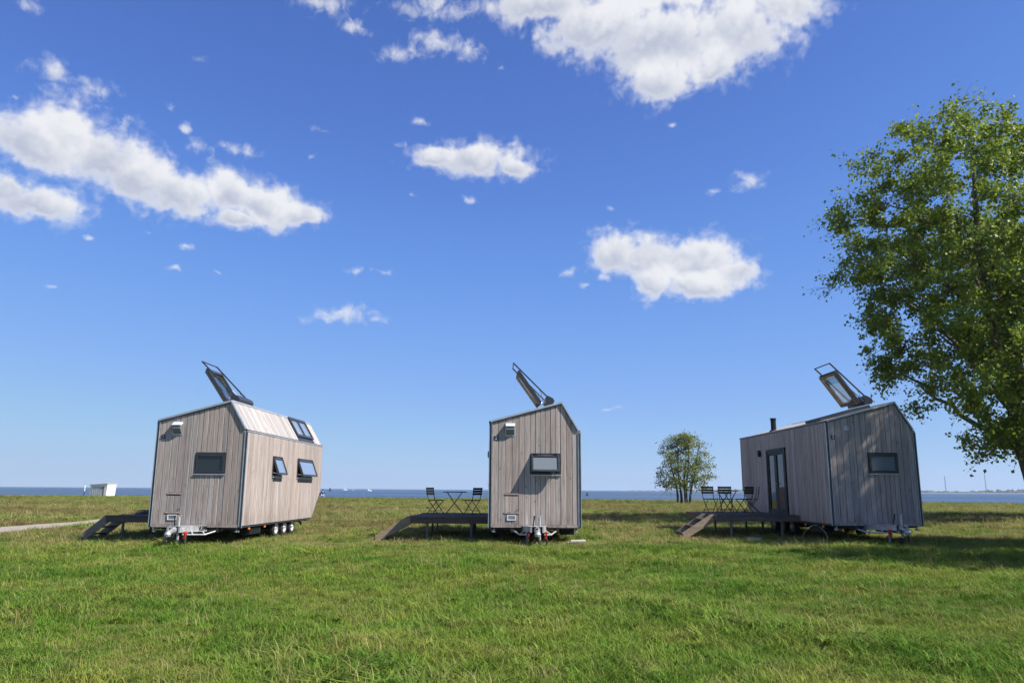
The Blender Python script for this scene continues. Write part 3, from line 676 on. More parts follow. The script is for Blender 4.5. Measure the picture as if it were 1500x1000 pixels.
    for s in (-1, 1):
        tg = cached(('tongue', s), 'drawbar_plate', lambda: tongue(s), M['galv'], h)
        cached(('truss', s), 'truss_tube', lambda: MB().tube([(s * .70, .30, .42), (s * .42, -.30, .285), (s * .20, -1.15, .33)], .022, 6).tube([(s * .42, -.30, .285), (s * .305, -.2, .37)], .018, 6).tube([(s * .30, -.75, .30), (s * .245, -.75, .40)], .016, 6), M['galv'], h)
        if s > 0:
            P0_, P1_ = Vector((.40, .55, 0)), Vector((.17, -1.25, 0)); dd = (P0_ - P1_).normalized()
            lt = link('lettering', text_mesh('VLEMMIX', .145, M['letters'], .002, .006), tg)
            xax = dd; yax = Vector((0, 0, 1)); zax = xax.cross(yax)
            c_ = P0_.lerp(P1_, .36) + zax * .004 + Vector((0, 0, .435))
            lt.matrix_local = Matrix(((xax.x, yax.x, zax.x, c_.x), (xax.y, yax.y, zax.y, c_.y), (xax.z, yax.z, zax.z, c_.z), (0, 0, 0, 1)))
    cached('tcov', 'drawbar_cover', lambda: MB().add([(-.36, .0, .492), (.36, .0, .492), (.15, -1.2, .532), (-.15, -1.2, .532), (-.36, .0, .50), (.36, .0, .50), (.15, -1.2, .54), (-.15, -1.2, .54)], [(3, 2, 1, 0), (4, 5, 6, 7), (0, 1, 5, 4), (1, 2, 6, 5), (2, 3, 7, 6), (3, 0, 4, 7)]), M['galv'], h)
    cp = cached('coup', 'coupling_head', lambda: MB().tube([(0, -1.2, .44), (0, -1.32, .43), (0, -1.46, .40), (0, -1.55, .365)], [.085, .075, .06, .07], 10).lathe([(0, .07), (.06, .055), (.085, 0), (.07, -.06), (0, -.07)], (0, -1.53, .36), (0, 0, 1), 12).box((0, -1.38, .50), (.07, .2, .03), Matrix.Rotation(R(-15), 3, 'X')), M['cast'], h)
    cached('cable', 'breakaway_cable', lambda: MB().tube([(-.05, -1.3, .45), (-.10, -1.42, .30), (-.03, -1.45, .22), (.05, -1.38, .27), (.06, -1.25, .38)], .012, 6), M['black'], h)
    jk = cached('jock', 'jockey_tube', lambda: MB().tube([(.07, -1.12, .14), (.07, -1.12, .77)], .032, 10).tube([(.07, -1.12, .77), (.07, -1.12, .79), (.14, -1.12, .80)], .01, 6), M['galv'], h)
    cached('jw', 'wheel', lambda: MB().lathe([(.03, -.035), (.10, -.035), (.115, -.02), (.115, .02), (.10, .035), (.03, .035)], (.07, -1.10, .10), (1, 0, 0), 16), M['tyre'], jk)
    cached('lever', 'brake_lever', lambda: MB().tube([(-.09, -.98, .50), (-.085, -1.02, .62), (-.07, -1.05, .70), (-.065, -1.06, .80)], [.014, .014, .018, .022], 6), M['black'], h)
    for s in (-1, 1):
        lg = cached(('prop', s), 'prop_stand', lambda: MB().bar((s * .23, -1.05, .36), (s * .27, -1.10, .03), .05, .05).span((s * .27 - .08, -1.18, .0), (s * .27 + .08, -1.02, .02)), M['black'] if s > 0 else M['post'], h)
        cached(('clamp', s), 'red_clamp', lambda: MB().tube([(s * .225, -1.02, .36), (s * .225, -1.13, .35)], [.05, .045], 10).box((s * .23, -1.08, .27), (.055, .06, .10)), M['red'], lg)
        st = cached(('cst', s), 'corner_steady', lambda: MB().tube([(s * 1.1, .12, .45), (s * 1.13, .08, .36)], .025, 8).lathe([(0, 0), (.06, .0), (.06, .04), (0, .04)], (s * 1.13, .08, .33), (0, 0, 1), 10), M['cast'], h)
        cached(('rst', s), 'rear_steady', lambda: MB().bar((s * .95, 6.25, .44), (s * .95, 6.55, .26), .05, .04).bar((s * .95, 6.2, .36), (s * .95, 6.62, .34), .03, .03), M['black'], h)
        for k, y in enumerate((3.30, 4.11, 4.92)):
            wh = cached(('tyre', s, k), 'wheel', lambda: MB().lathe([(.17, -.08), (.25, -.085), (.285, -.06), (.29, 0), (.285, .06), (.25, .085), (.17, .08)], (s * 1.06, y, .285), (s, 0, 0), 24), M['tyre'], h)
            cached(('rim', s, k), 'rim', lambda: MB().lathe([(.175, .075), (.165, .05), (.12, .02), (.095, .035), (.045, .06), (.03, .09), (0, .092)], (s * 1.06, y, .285), (s, 0, 0), 20), M['rim'], wh)
            def bolts():
                b = MB()
                for q in range(5):
                    t_ = q * 2 * math.pi / 5; b.lathe([(.012, .02), (.012, .05), (0, .052)], (s * 1.06, y + .07 * math.cos(t_), .285 + .07 * math.sin(t_)), (s, 0, 0), 6)
                return b
            cached(('bolt', s, k), 'wheel_bolts', bolts, M['black'], wh)
        cached(('axle', s), 'mudguard', lambda: MB().span((s * .93 if s > 0 else -1.17, 2.95, .575 - .13), (1.17 if s > 0 else -.93, 5.3, .4545)), M['black'], h)
        for k, y in enumerate((.72, 1.99)):
            cached(('mk', s, k), 'marker_light', lambda: MB().span((s * 1.212, y - .05, .375), (s * 1.235, y + .05, .425)), M['orange'], h)
    cached('axles', 'axle', lambda: MB().tube([(-1.0, 3.30, .285), (1.0, 3.30, .285)], .03, 8).tube([(-1.0, 4.11, .285), (1.0, 4.11, .285)], .03, 8).tube([(-1.0, 4.92, .285), (1.0, 4.92, .285)], .03, 8), M['black'], h)
    if spec.get('chimney'):
        ch = cached('chim', 'chimney', lambda: MB().lathe([(.15, -.10), (.15, -.04), (.095, .0), (.09, .02), (.09, .34), (.105, .345), (.105, .40), (.0, .405)], (-.92, 5.0, 3.47), (0, 0, 1), 16), M['black'], h)
    return h
HOUSES = [
    dict(at=(-8.54, 21.15, -.026, -.057), label='leftmost tiny house, plaque 1, sunlit right side with two tilted windows', hatch=1, vent=1, num='1', front_angle=0, front_pane='pane'),
    dict(at=(.658, 21.351, .015, -.019), label='middle tiny house, plaque 2, seen head-on with its front window propped open', hatch=1, vent=1, num='2', front_angle=R(26), front_pane='blind'),
    dict(at=(10.142, 21.597, .02, .076), label='shaded tiny house by the big tree, plaque 3, with black door and chimney', hatch=0, vent=0, num='3', front_angle=0, front_pane='blind', chimney=1)]
ROOTS = [build_house(s) for s in HOUSES]

# ------------------------------------------------------------------ decks with steps
def build_deck(house, x0, x1, y0, y1, z, ys0, ys1, run, label):
    X, Y, yaw, dz = house['at']; g0 = -.04
    d = thing('wooden_deck', (X, Y, dz), yaw, label, 'deck', 'timber decks beside the tiny houses')
    def top():
        b = MB(); return b
    n = max(1, round((y1 - y0) / .145)); st = (y1 - y0) / n
    if ('db', x0, x1) not in CACHE:
        CACHE[('db', x0, x1)] = MB().span((x0 - .012, .003, -.028), (x1, st - .004, 0)).mesh('plank', M['deck'])
    for k in range(n):
        o = link('plank', CACHE[('db', x0, x1)], d); o.location = (0, y0 + k * st, z + random.uniform(-.0015, .0015))
    for yy in (y0 - .001, y1 - .039): MB().span((x0, yy, z - .19), (x1, yy + .04, z - .0295)).build('fascia', M['deck_fascia'], d)
    MB().span((x0 + .001, y0 + .0405, z - .185), (x0 + .041, y1 - .0405, z - .0295)).build('fascia', M['deck_fascia'], d)
    for k in range(3):
        xx = x0 + .5 + k * (x1 - x0 - .6) / 2.2; MB().span((xx, y0 + .0405, z - .17), (xx + .045, y1 - .0405, z - .0295)).build('joist', M['deck_fascia'], d)
    for xx in (x0 + .46, x1 - .55):
        for yy in (y0 + .10, (y0 + y1) / 2, y1 - .12):
            MB().span((xx, yy - .03, g0 - .05), (xx + .06, yy + .03, z - .191)).span((xx - .02, yy - .05, z - .2165), (xx + .08, yy + .05, z - .1905)).build('post', M['post'], d)
    # steps
    for yy in (ys0, ys1):
        a = .215
        poly = [(x0 + .30, z + .012), (x0 - .02, z + .012), (x0 - run, a * .62 - .02), (x0 - run + .02, -.03), (x0 - run + .22, -.03), (x0 - .004, z - .25), (x0 - .004, z + .002), (x0 + .30, z + .002)]
        # convex pieces: sloping board and the lip lying on the deck
        MB().prism([(x0 - .006, z + .012), (x0 - .10, z + .012), (x0 - run, .115), (x0 - run + .02, -.03), (x0 - run + .16, -.03), (x0 - .006, z - .20)], lambda u, v, w_: (u, w_, v), yy, yy + .045).build('stringer', M['stair'], d)
    for k in range(3):
        f = (k + .7) / 3.2; zz = z * (1 - f); xx = x0 - run * f
        MB().span((xx - .14, ys0 + .046, zz - .02), (xx + .12, ys1 - .001, zz + .012)).build('tread', M['deck_fascia'], d)
    return d
build_deck(HOUSES[0], -3.72, -1.285, 2.30, 6.0, .66, 2.45, 3.40, .78, 'timber deck and steps left of the leftmost tiny house, with only folded chairs on it')
build_deck(HOUSES[1], -3.60, -1.285, 1.75, 5.9, .665, 1.95, 2.90, 1.05, 'timber deck left of the middle tiny house carrying a round table and two chairs')
build_deck(HOUSES[2], -3.86, -1.285, 2.26, 5.9, .66, 2.40, 3.35, 1.00, 'timber deck with open steps by the shaded house, carrying four chairs')

# ------------------------------------------------------------------ bistro furniture
def world_at(k, x, y, z):
    X, Y, yaw, dz = HOUSES[k]['at']; c, s = math.cos(yaw), math.sin(yaw)
    return (X + c * x - s * y, Y + s * x + c * y, z + dz)
def make_chair():
    """folding chair, faces local +y; seat height .45, back .84"""
    t = link('folding_chair', None)
    for s in (-1, 1):
        MB().tube([(s * .18, .21, .008), (s * .18, .0, .27), (s * .18, -.17, .46), (s * .185, -.205, .62), (s * .185, -.235, .86)], .0125, 6).build('back_leg', M['green_seat'], t)
        MB().tube([(s * .165, -.24, .008), (s * .165, -.02, .24), (s * .165, .19, .44)], .0125, 6).build('front_leg', M['green_seat'], t)
    for k in range(5):
        y = -.16 + k * .085; MB().span((-.195, y, .447), (.195, y + .062, .465)).build('seat_slat', M['green_seat'], t)
    MB().tube([(-.18, .12, .13), (.18, .12, .13)], .007, 6).tube([(-.165, -.14, .11), (.165, -.14, .11)], .007, 6).tube([(-.165, .19, .44), (.165, .19, .44)], .007, 6).tube([(-.18, -.17, .44), (.18, -.17, .44)], .007, 6).build('stretcher', M['green_seat'], t)
    for k in range(3):
        z = .625 + k * .082; y = -.205 - (z - .62) * .13; MB().box((0, y - .014, z + .03), (.43, .016, .068), Matrix.Rotation(R(7), 3, 'X')).build('back_slat', M['green_seat'], t)
    return t
CH = make_chair(); CHU = [False]
def chair(k, x, y, z, rz, label):
    c = CH if not CHU[0] else copy_tree(CH); CHU[0] = True
    c.location = world_at(k, x, y, z + .002); c.rotation_euler = (0, 0, R(rz) + HOUSES[k]['at'][2])
    tag(c, label, 'chair', 'dark folding bistro chairs'); return c
def make_table():
    t = link('bistro_table', None)
    MB().lathe([(0, .0), (.38, .0), (.40, .006), (.40, .022), (.39, .028), (0, .028)], (0, 0, .70), (0, 0, 1), 32).build('table_top', M['green_seat'], t)
    for s in (-1, 1):
        MB().tube([(-.30, s * .20, .008), (.0, s * .20, .36), (.24, s * .20, .70)], .014, 6).build('leg', M['green_seat'], t)
        MB().tube([(.30, s * .17, .008), (.0, s * .17, .36), (-.24, s * .17, .70)], .014, 6).build('leg', M['green_seat'], t)
    MB().tube([(-.22, -.2, .10), (-.22, .2, .10)], .008, 6).tube([(.22, -.17, .10), (.22, .17, .10)], .008, 6).tube([(0, -.2, .36), (0, .2, .36)], .008, 6).build('stretcher', M['green_seat'], t)
    return t
TB = make_table()
TB.location = world_at(1, -2.44, 4.1, .667); TB.rotation_euler = (0, 0, R(4)); tag(TB, 'round dark bistro table on the deck of the middle house', 'table', 'dark bistro tables')
t2 = copy_tree(TB); t2.location = world_at(2, -2.75, 4.75, .662); t2.rotation_euler = (0, 0, R(20)); t2['label'] = 'dark bistro table behind the chairs on the shaded house deck'
chair(1, -3.05, 4.05, .665, -50, 'folding chair left of the table on the middle house deck')
chair(1, -1.86, 4.15, .665, 48, 'folding chair right of the table on the middle house deck')
chair(2, -3.48, 4.1, .66, -40, 'leftmost folding chair on the shaded house deck')
chair(2, -3.02, 3.9, .66, -27, 'second folding chair from the left on the shaded house deck')
chair(2, -2.42, 3.95, .66, 30, 'third folding chair from the left on the shaded house deck')
chair(2, -1.98, 4.55, .66, 82, 'folding chair seen edge-on against the wall of the shaded house')
fs = thing('folded_chair_stack', world_at(0, -3.2, 4.0, .662), HOUSES[0]['at'][2], 'flat dark stack of folded chairs lying on the leftmost deck', 'chairs')
for k in range(3):
    zz = .018 + k * .045
    for s in (-1, 1): MB().bar((-.45 + .05 * k, s * .18 + .02 * k, zz), (.42 + .03 * k, s * .18 + .02 * k, zz), .02, .022).build('frame_bar', M['green_seat'], fs)
    for q in range(7):
        xx = -.40 + q * .115 + .05 * k; MB().span((xx, -.2 + .02 * k, zz + .011), (xx + .07, .2 + .02 * k, zz + .022)).build('slat', M['green_seat'], fs)

# ------------------------------------------------------------------ trees
def unit(v): return v / np.maximum(np.linalg.norm(v, axis=-1, keepdims=True), 1e-9)
def leaf_mesh(name, pts, size, m, out, rng, droop=.35, aspect=.78):
    n = len(pts)
    nrm = unit(rng.normal(size=(n, 3)) * .75 + out * .7 + np.array([0, 0, .55]))
    ax = unit(rng.normal(size=(n, 3)) + np.array([0, 0, -droop * 2])); ax = unit(ax - nrm * (ax * nrm).sum(1, keepdims=True))
    sd = np.cross(nrm, ax); L = (size * rng.uniform(.65, 1.25, n))[:, None]
    fold = nrm * L * .12
    v = np.stack([pts - ax * L * .5, pts + sd * L * aspect * .5 - ax * L * .08 + fold, pts + ax * L * .55, pts - sd * L * aspect * .5 - ax * L * .08 + fold], 1).reshape(-1, 3)
    i = (np.arange(n) * 4)[:, None]
    f = np.concatenate([i + np.array([[0, 1, 2]]), i + np.array([[0, 2, 3]])], 1).reshape(-1, 3)
    me = bpy.data.meshes.new(name); me.vertices.add(len(v)); me.vertices.foreach_set('co', v.astype(np.float32).ravel())
    me.loops.add(f.size); me.loops.foreach_set('vertex_index', f.astype(np.int32).ravel())
    me.polygons.add(len(f)); me.polygons.foreach_set('loop_start', np.arange(0, f.size, 3, dtype=np.int32)); me.polygons.foreach_set('loop_total', np.full(len(f), 3, np.int32))
    me.materials.append(m); me.update(calc_edges=True); me.validate(); return me
def bez(a, b, c, n):
    t = np.linspace(0, 1, n)[:, None]; return (1 - t) ** 2 * a + 2 * t * (1 - t) * b + t * t * c
def tree_meshes(seed, trunk, trunk_r, env, zr, n_limb, n_cl, n_leaf, lsize, lm, bm_, crad, shell=.55, cx=None, limb_r=.15):
    """trunk: list of points (origin at base); env: [(z, radius)]"""
    rng = np.random.default_rng(seed); tr = np.array(trunk, float)
    ez, er = np.array(env).T
    Rz = lambda z: np.interp(z, ez, er)
    axis = lambda z: np.stack([np.interp(z, tr[:, 2], tr[:, 0]), np.interp(z, tr[:, 2], tr[:, 1]), z], -1)
    wood_ = MB(); limbs = MB(); nodes = []; nrad = []
    tz = np.linspace(0, tr[-1, 2], 26); tp = axis(tz) + np.stack([.05 * np.sin(tz * 1.3), .05 * np.cos(tz * 1.7), 0 * tz], -1) * (tz > .5)[:, None]
    rr = trunk_r * (1 - tz / tz[-1]) ** .8 + .025; rr[0] *= 1.45; rr[1] *= 1.12
    wood_.tube(tp, list(rr), 10)
    for p, q in zip(tp, rr):
        if p[2] > zr[0] * .7: nodes.append(p); nrad.append(q)
    for k in range(n_limb):
        f = (k + .5) / n_limb; z0 = zr[0] * .75 + (zr[1] * .72 - zr[0] * .75) * f; a = k * 2.399 + rng.uniform(-.3, .3)
        ztip = z0 + (zr[1] - z0) * rng.uniform(.25, .5); rt = Rz(ztip) * rng.uniform(.72, .92)
        p0 = axis(z0); p2 = axis(ztip) + np.array([math.cos(a) * rt, math.sin(a) * rt, 0])
        p1 = (p0 + p2) / 2 + np.array([0, 0, (ztip - z0) * rng.uniform(-.15, .25)])
        pts = bez(p0, p1, p2, 12); pts[1:-1] += rng.normal(size=(10, 3)) * .07
        r0 = limb_r * (1 - .55 * f); rad = np.linspace(r0, .02, 12); limbs.tube(pts, list(rad), 7)
        for p, q in zip(pts[2:], rad[2:]): nodes.append(p); nrad.append(q)
    nodes = np.array(nodes); nrad = np.array(nrad)
    LP, LO = [], []
    zs = []
    while len(zs) < n_cl:
        z = rng.uniform(*zr)
        if rng.uniform() < (Rz(z) / er.max()) ** 1.5 + .05: zs.append(z)
    cl = []
    for z in zs:
        a = rng.uniform(0, 2 * math.pi); q = rng.uniform() ** shell
        cl.append(axis(z) + np.array([math.cos(a), math.sin(a), 0]) * Rz(z) * q * rng.uniform(.9, 1.04))
    cl = np.array(cl)
    cen = axis(np.array([(zr[0] + zr[1]) / 2]))[0]
    order = np.argsort(np.linalg.norm(cl - cen, axis=1)); cl = cl[order]
    for c in cl:
        dd = np.linalg.norm(nodes - c, axis=1) + np.where(nodes[:, 2] > c[2] + .4, 2.0, 0)
        j = int(dd.argmin()); p0 = nodes[j]
        L = np.linalg.norm(c - p0); mid = (p0 + c) / 2 + np.array([0, 0, .12 * L]) + rng.normal(size=3) * .08 * L
        pts = bez(p0, mid, c, 6); r0 = min(nrad[j] * .6, .012 + .012 * L); rad = np.linspace(r0, .007, 6)
        limbs.tube(pts, list(rad), 5, False)
        nodes = np.vstack([nodes, pts[2:]]); nrad = np.concatenate([nrad, rad[2:]])
        r = crad * rng.uniform(.6, 1.35); n = int(n_leaf * rng.uniform(.45, 1.4))
        # twigs in the clump carry leaves along them
        nt = 9; ends = c + unit(rng.normal(size=(nt, 3)) * np.array([1, 1, .75])) * r * rng.uniform(.5, 1.15, (nt, 1))
        for e in ends: limbs.tube([c + (e - c) * .0, (c + e) / 2 + rng.normal(size=3) * .06, e], [.008, .006, .004], 3, False)
        w = rng.integers(0, nt, n); t = rng.uniform(.12, 1.08, n)[:, None]
        p = c + (ends[w] - c) * t + rng.normal(size=(n, 3)) * r * .15
        k2 = int(n * .22); p[:k2] = pts[3] + (c - pts[3]) * rng.uniform(0, 1, (k2, 1)) + rng.normal(size=(k2, 3)) * r * .22
        LP.append(p); o = c - axis(np.array([c[2]]))[0]; LO.append(np.repeat(unit(o[None]), n, 0))
    LP = np.concatenate(LP); LO = np.concatenate(LO)
    return wood_.mesh('trunk', bm_, True), limbs.mesh('limbs', bm_, True), leaf_mesh('crown', LP, lsize, lm, LO, rng)
BIG_ENV = [(2.4, 0.74), (2.8, 1.86), (3.2, 2.6), (3.9, 3.26), (4.8, 3.91), (5.6, 4.84), (6.4, 5.67), (7.5, 5.95), (9, 6.04), (11, 6.14), (12.5, 6.04), (13.5, 5.86), (14.5, 5.58), (15.4, 5.21), (16.3, 4.56), (17.1, 3.16), (17.7, 0.74)]
bt = tree_meshes(5, [(0, 0, -.15), (-.35, 0, 2), (-.5, .05, 4), (-.95, .1, 7), (-1.35, .0, 11), (-1.2, -.1, 15), (-1.2, 0, 16.6)], .30, BIG_ENV, (2.6, 17.4), 20, 520, 185, .155, M['leaf'], M['bark'], .85)
def plant(name, meshes, at, rz, sc, label, cat, group):
    t = thing(name, (at[0], at[1], gz(*at)), rz, label, cat, group); t.scale = sc
    for n, me in zip(('trunk', 'limbs', 'crown'), meshes): link(n, me, t)
    return t
BG = 'big green trees on the right'
plant('poplar_tree', bt, (23.05, 33.8), 0, (1.08, 1.08, 1.08), 'tall leafy green tree at the right edge, behind the shaded house', 'tree', BG)
# neighbours of that tree, just outside the picture; their shade falls on the third house and the grass
plant('poplar_tree', bt, (16.2, 19.2, (0.4, 0.4, 0.6))[:2], R(140), (16.2, 19.2, (0.4, 0.4, 0.6))[2], 'slim leafy tree outside the frame whose shade dapples the shaded house', 'tree', BG)
plant('poplar_tree', bt, (15.2, 13.6, (0.46, 0.46, 0.5))[:2], R(250), (15.2, 13.6, (0.46, 0.46, 0.5))[2], 'low leafy tree outside the frame shading the grass at lower right', 'tree', BG)
plant('poplar_tree', bt, (32.5, 40.0, (1.05, 1.05, 1.05))[:2], R(60), (32.5, 40.0, (1.05, 1.05, 1.05))[2], 'tall leafy tree outside the frame beyond the right edge tree', 'tree', BG)
plant('poplar_tree', bt, (20.0, 17.4, (0.44, 0.44, 0.7))[:2], R(200), (20.0, 17.4, (0.44, 0.44, 0.7))[2], 'broad leafy tree outside the frame, farthest from the shaded house', 'tree', BG)

def birch():
    rng = np.random.default_rng(9)
    t = thing('birch_tree', (19.3, 86.5, gz(19.3, 86.5)), 0, 'small airy tree with five thin stems near the shore', 'tree')
    stems = [(-.75, .0, -.9, 5.9), (-.32, .35, -.25, 7.0), (.02, -.2, .2, 6.4), (.28, .1, .55, 7.4), (.72, .2, 1.4, 6.6)]
    allP, allO = [], []; tw = MB(); nodes = []
    for k, (bx, by, dx, hh) in enumerate(stems):
        z = np.linspace(-.1, hh, 12); x = bx + dx * (np.clip(z, 0, None) / hh) ** 1.5 + .08 * np.sin(z * 1.1 + k); y = by + .3 * np.sin(k * 2.1) * (z / hh)
        p = np.stack([x, y, z], -1); MB().tube(p, list(np.linspace(.15, .03, 12)), 7).build('trunk', M['bark2'], t, True); nodes.append(p[4:])
    nodes = np.concatenate(nodes)
    for i in range(230):
        z = rng.uniform(1.7, 7.7); rad = np.interp(z, [1.7, 2.3, 3.2, 4.5, 6, 7.2, 7.9], [2.0, 3.1, 3.3, 3.2, 2.6, 1.7, .5]); a = rng.uniform(0, 6.283); q = rng.uniform() ** .6
        c = np.array([.05 + math.cos(a) * rad * q, math.sin(a) * rad * q * .9, z])
        dd = np.linalg.norm(nodes - c, axis=1) + np.where(nodes[:, 2] > c[2] - .2, 1.5, 0); p0 = nodes[int(dd.argmin())]
        tw.tube(bez(p0, (p0 + c) / 2 + np.array([0, 0, .15]), c, 5), [.02, .016, .012, .01, .007], 4, False)
        n = rng.integers(30, 66); pp = c + rng.normal(size=(n, 3)) * np.array([.32, .32, .2]) * rng.uniform(.6, 1.3)
        allP.append(pp); allO.append(np.repeat(unit((c - np.array([0, 0, 4]))[None]), n, 0))
    for k in range(9):      # bare twigs hanging low on the left
        x0 = -1.9 + rng.normal() * .15; tw.tube([(x0, 0, 2.2), (x0 + rng.normal() * .3, .1, 1.5), (x0 + rng.normal() * .5, .1, .75)], [.015, .01, .006], 4, False)
    tw.build('branch', M['bark2'], t); link('crown', leaf_mesh('crown', np.concatenate(allP), .17, M['leaf2'], np.concatenate(allO), rng), t)
birch()

# ------------------------------------------------------------------ grass
def tuft(name, n, hmin, hmax, spread, width, m, seed, lean=.5):
    rng = random.Random(seed); b = MB()
    for _ in range(n):
        a = rng.uniform(0, 6.283); rad = spread * math.sqrt(rng.random()); x, y = rad * math.cos(a), rad * math.sin(a)
        h = rng.uniform(hmin, hmax); th = rng.uniform(0, 6.283); dx, dy = math.cos(th), math.sin(th); ln = h * rng.uniform(.2, lean * 2.2)
        w = width * rng.uniform(.6, 1.3) / 2; sx, sy = -dy * w, dx * w
        p0 = (x, y, -.02); p1 = (x + dx * ln * .3, y + dy * ln * .3, h * .6); p2 = (x + dx * ln, y + dy * ln, h * rng.uniform(.85, 1.))
        b.add([(p0[0] - sx, p0[1] - sy, p0[2]), (p0[0] + sx, p0[1] + sy, p0[2]), (p1[0] + sx * .8, p1[1] + sy * .8, p1[2]), (p1[0] - sx * .8, p1[1] - sy * .8, p1[2]), p2], [(0, 1, 2, 3), (3, 2, 4)])
    me = bpy.data.meshes.new(name); me.from_pydata(b.v, [], b.f); me.materials.append(m); return bpy.data.objects.new(name, me)
tufts = [tuft('grass_tuft', 26, .03, .085, .10, .007, M['grass'], 1, .9), tuft('grass_tuft', 30, .03, .10, .12, .0075, M['grass'], 2, 1.1), tuft('grass_tuft', 22, .05, .14, .08, .007, M['grass'], 3, .8),
         tuft('grass_tuft', 36, .02, .06, .13, .008, M['grass'], 4, 1.4), tuft('grass_tuft', 9, .06, .19, .08, .0045, M['straw'], 5, .7), tuft('grass_tuft', 18, .02, .07, .12, .007, M['straw'], 6, 1.5)]
tufts += [tuft('grass_tuft', 26, .05, .13, .09, .019, M['grass'], 7, 1.3)]
tcol = bpy.data.collections.new('tufts')
for o in tufts: tcol.objects.link(o)
BARE = [(-9.9, 13.2, .25), (-7.2, 11.4, .35), (-3.6, 14.6, .3), (4.1, 13.6, .3), (5.2, 13.4, .22), (9.7, 13.3, .45), (9.2, 12.3, .3), (1.5, 9.3, .18), (-1.9, 8.1, .2), (3.4, 8.4, .16), (-4.2, 8.6, .2), (2.8, 11.2, .22), (6.4, 19.8, .35), (8.2, 20.2, .4), (-4.6, 22.0, .35), (3.0, 17.4, .2), (-2.6, 12.0, .22), (0.2, 15.8, .2), (6.8, 11.0, .2), (-6.1, 17.6, .3), (-11.5, 16.0, .4)]
def scatter():
    n_try = 900000; rng = RNG
    # sample distance with density ~ d**-1.5 over a wedge that is a little wider than the view
    y = 3.2 + (124 - 3.2) * rng.uniform(size=n_try) ** 1.9
    half = .80 * y + 3.5; x = rng.uniform(-1, 1, n_try) * half
    # weight: wanted density / proposal density
    u = (y - 3.2) / (124 - 3.2); prop = (u ** (1 / 1.9 - 1) / 1.9) / (124 - 3.2) / (2 * half) * n_try
    want = np.where(y < 7, 250, 250 * (7 / np.maximum(y, 1)) ** 1.45)
    keep = rng.uniform(size=n_try) < np.clip(want / prop, 0, 1)
    keep &= y < shore_y(x) - .2
    tt = np.linspace(0, 1, 200); px = -18.4 - 2.4 * tt ** 3 + .25 * np.sin(tt * 7); py = 12 + 40 * tt
    near = (x > -24) & (x < -15) & (y > 10) & (y < 54)
    dmin = np.full(n_try, 9.); idx = np.where(near & keep)[0]
    if len(idx): dmin[idx] = np.sqrt((x[idx, None] - px) ** 2 + (y[idx, None] - py) ** 2).min(1)
    keep &= dmin > 1.15
    for (bx, by, br) in BARE:                                # trodden, nearly bare spots
        d2 = ((x - bx) / (br * 1.5)) ** 2 + ((y - by) / br) ** 2 + .35 * np.sin(x * 9 + by) * np.sin(y * 11 + bx)
        keep &= ~((d2 < 1) & (rng.uniform(size=n_try) < .8))
    x, y = x[keep], y[keep]; z = ground_z(x, y)
    return x, y, z
gx, gy, gzz = scatter()
n = len(gx); print('tufts', n)
patch = np.sin(gx * .9 + 1.3 * np.sin(gy * .7)) * np.sin(gy * .8 + 1.1 * np.sin(gx * .5)) + .6 * np.sin(gx * 2.3 + gy * 1.7)
grow = 1 + .42 * patch * .6
dist = np.hypot(gx, gy)
sc = grow * RNG.uniform(.65, 1.35, n) * (1 + .9 * sstep(dist, 10, 60))
sc = sc * np.where(dist < 14, .9, 1.)
sc = np.where((gy > 20) & (gy < 31) & (np.abs(gx) < 16), sc * .9, sc)
r = RNG.uniform(size=n); dryness = .055 + .18 * sstep(gy, 17, 24) + .08 * (patch < -.5)
ti = np.where(r > .985 - .05 * (patch > 1.0), 6, np.where(r < dryness * .45, 4, np.where(r < dryness, 5, RNG.integers(0, 4, n)))).astype(np.int32)
me = bpy.data.meshes.new('grass'); me.vertices.add(n); me.vertices.foreach_set('co', np.stack([gx, gy, gzz], -1).astype(np.float32).ravel())
for nm, ty, arr in (('sc', 'FLOAT', sc.astype(np.float32)), ('ti', 'INT', ti), ('rz', 'FLOAT', RNG.uniform(0, 6.283, n).astype(np.float32))):
    at = me.attributes.new(nm, ty, 'POINT'); at.data.foreach_set('value', arr)
grass = tag(link('grass', me), 'short uneven meadow grass with dry stalks', 'grass', kind='stuff')
gn = bpy.data.node_groups.new('scatter_grass', 'GeometryNodeTree')
gn.interface.new_socket('Geometry', in_out='INPUT', socket_type='NodeSocketGeometry'); gn.interface.new_socket('Geometry', in_out='OUTPUT', socket_type='NodeSocketGeometry')
gi = gn.nodes.new('NodeGroupInput'); go = gn.nodes.new('NodeGroupOutput')
m2p = gn.nodes.new('GeometryNodeMeshToPoints'); iop = gn.nodes.new('GeometryNodeInstanceOnPoints'); ci = gn.nodes.new('GeometryNodeCollectionInfo')
ci.inputs['Collection'].default_value = tcol; ci.inputs['Separate Children'].default_value = True; ci.inputs['Reset Children'].default_value = True
def attr(nm, ty):
    a = gn.nodes.new('GeometryNodeInputNamedAttribute'); a.data_type = ty; a.inputs['Name'].default_value = nm
    return [s for s in a.outputs if s.enabled and s.name == 'Attribute'][0]
gl_ = gn.links.new
gl_(gi.outputs[0], m2p.inputs['Mesh']); gl_(m2p.outputs[0], iop.inputs['Points']); gl_(ci.outputs[0], iop.inputs['Instance'])
iop.inputs['Pick Instance'].default_value = True; gl_(attr('ti', 'INT'), iop.inputs['Instance Index'])
cx = gn.nodes.new('ShaderNodeCombineXYZ'); gl_(attr('rz', 'FLOAT'), cx.inputs[2]); gl_(cx.outputs[0], iop.inputs['Rotation'])
gl_(attr('sc', 'FLOAT'), iop.inputs['Scale']); gl_(iop.outputs[0], go.inputs[0])
md = grass.modifiers.new('scatter', 'NODES'); md.node_group = gn

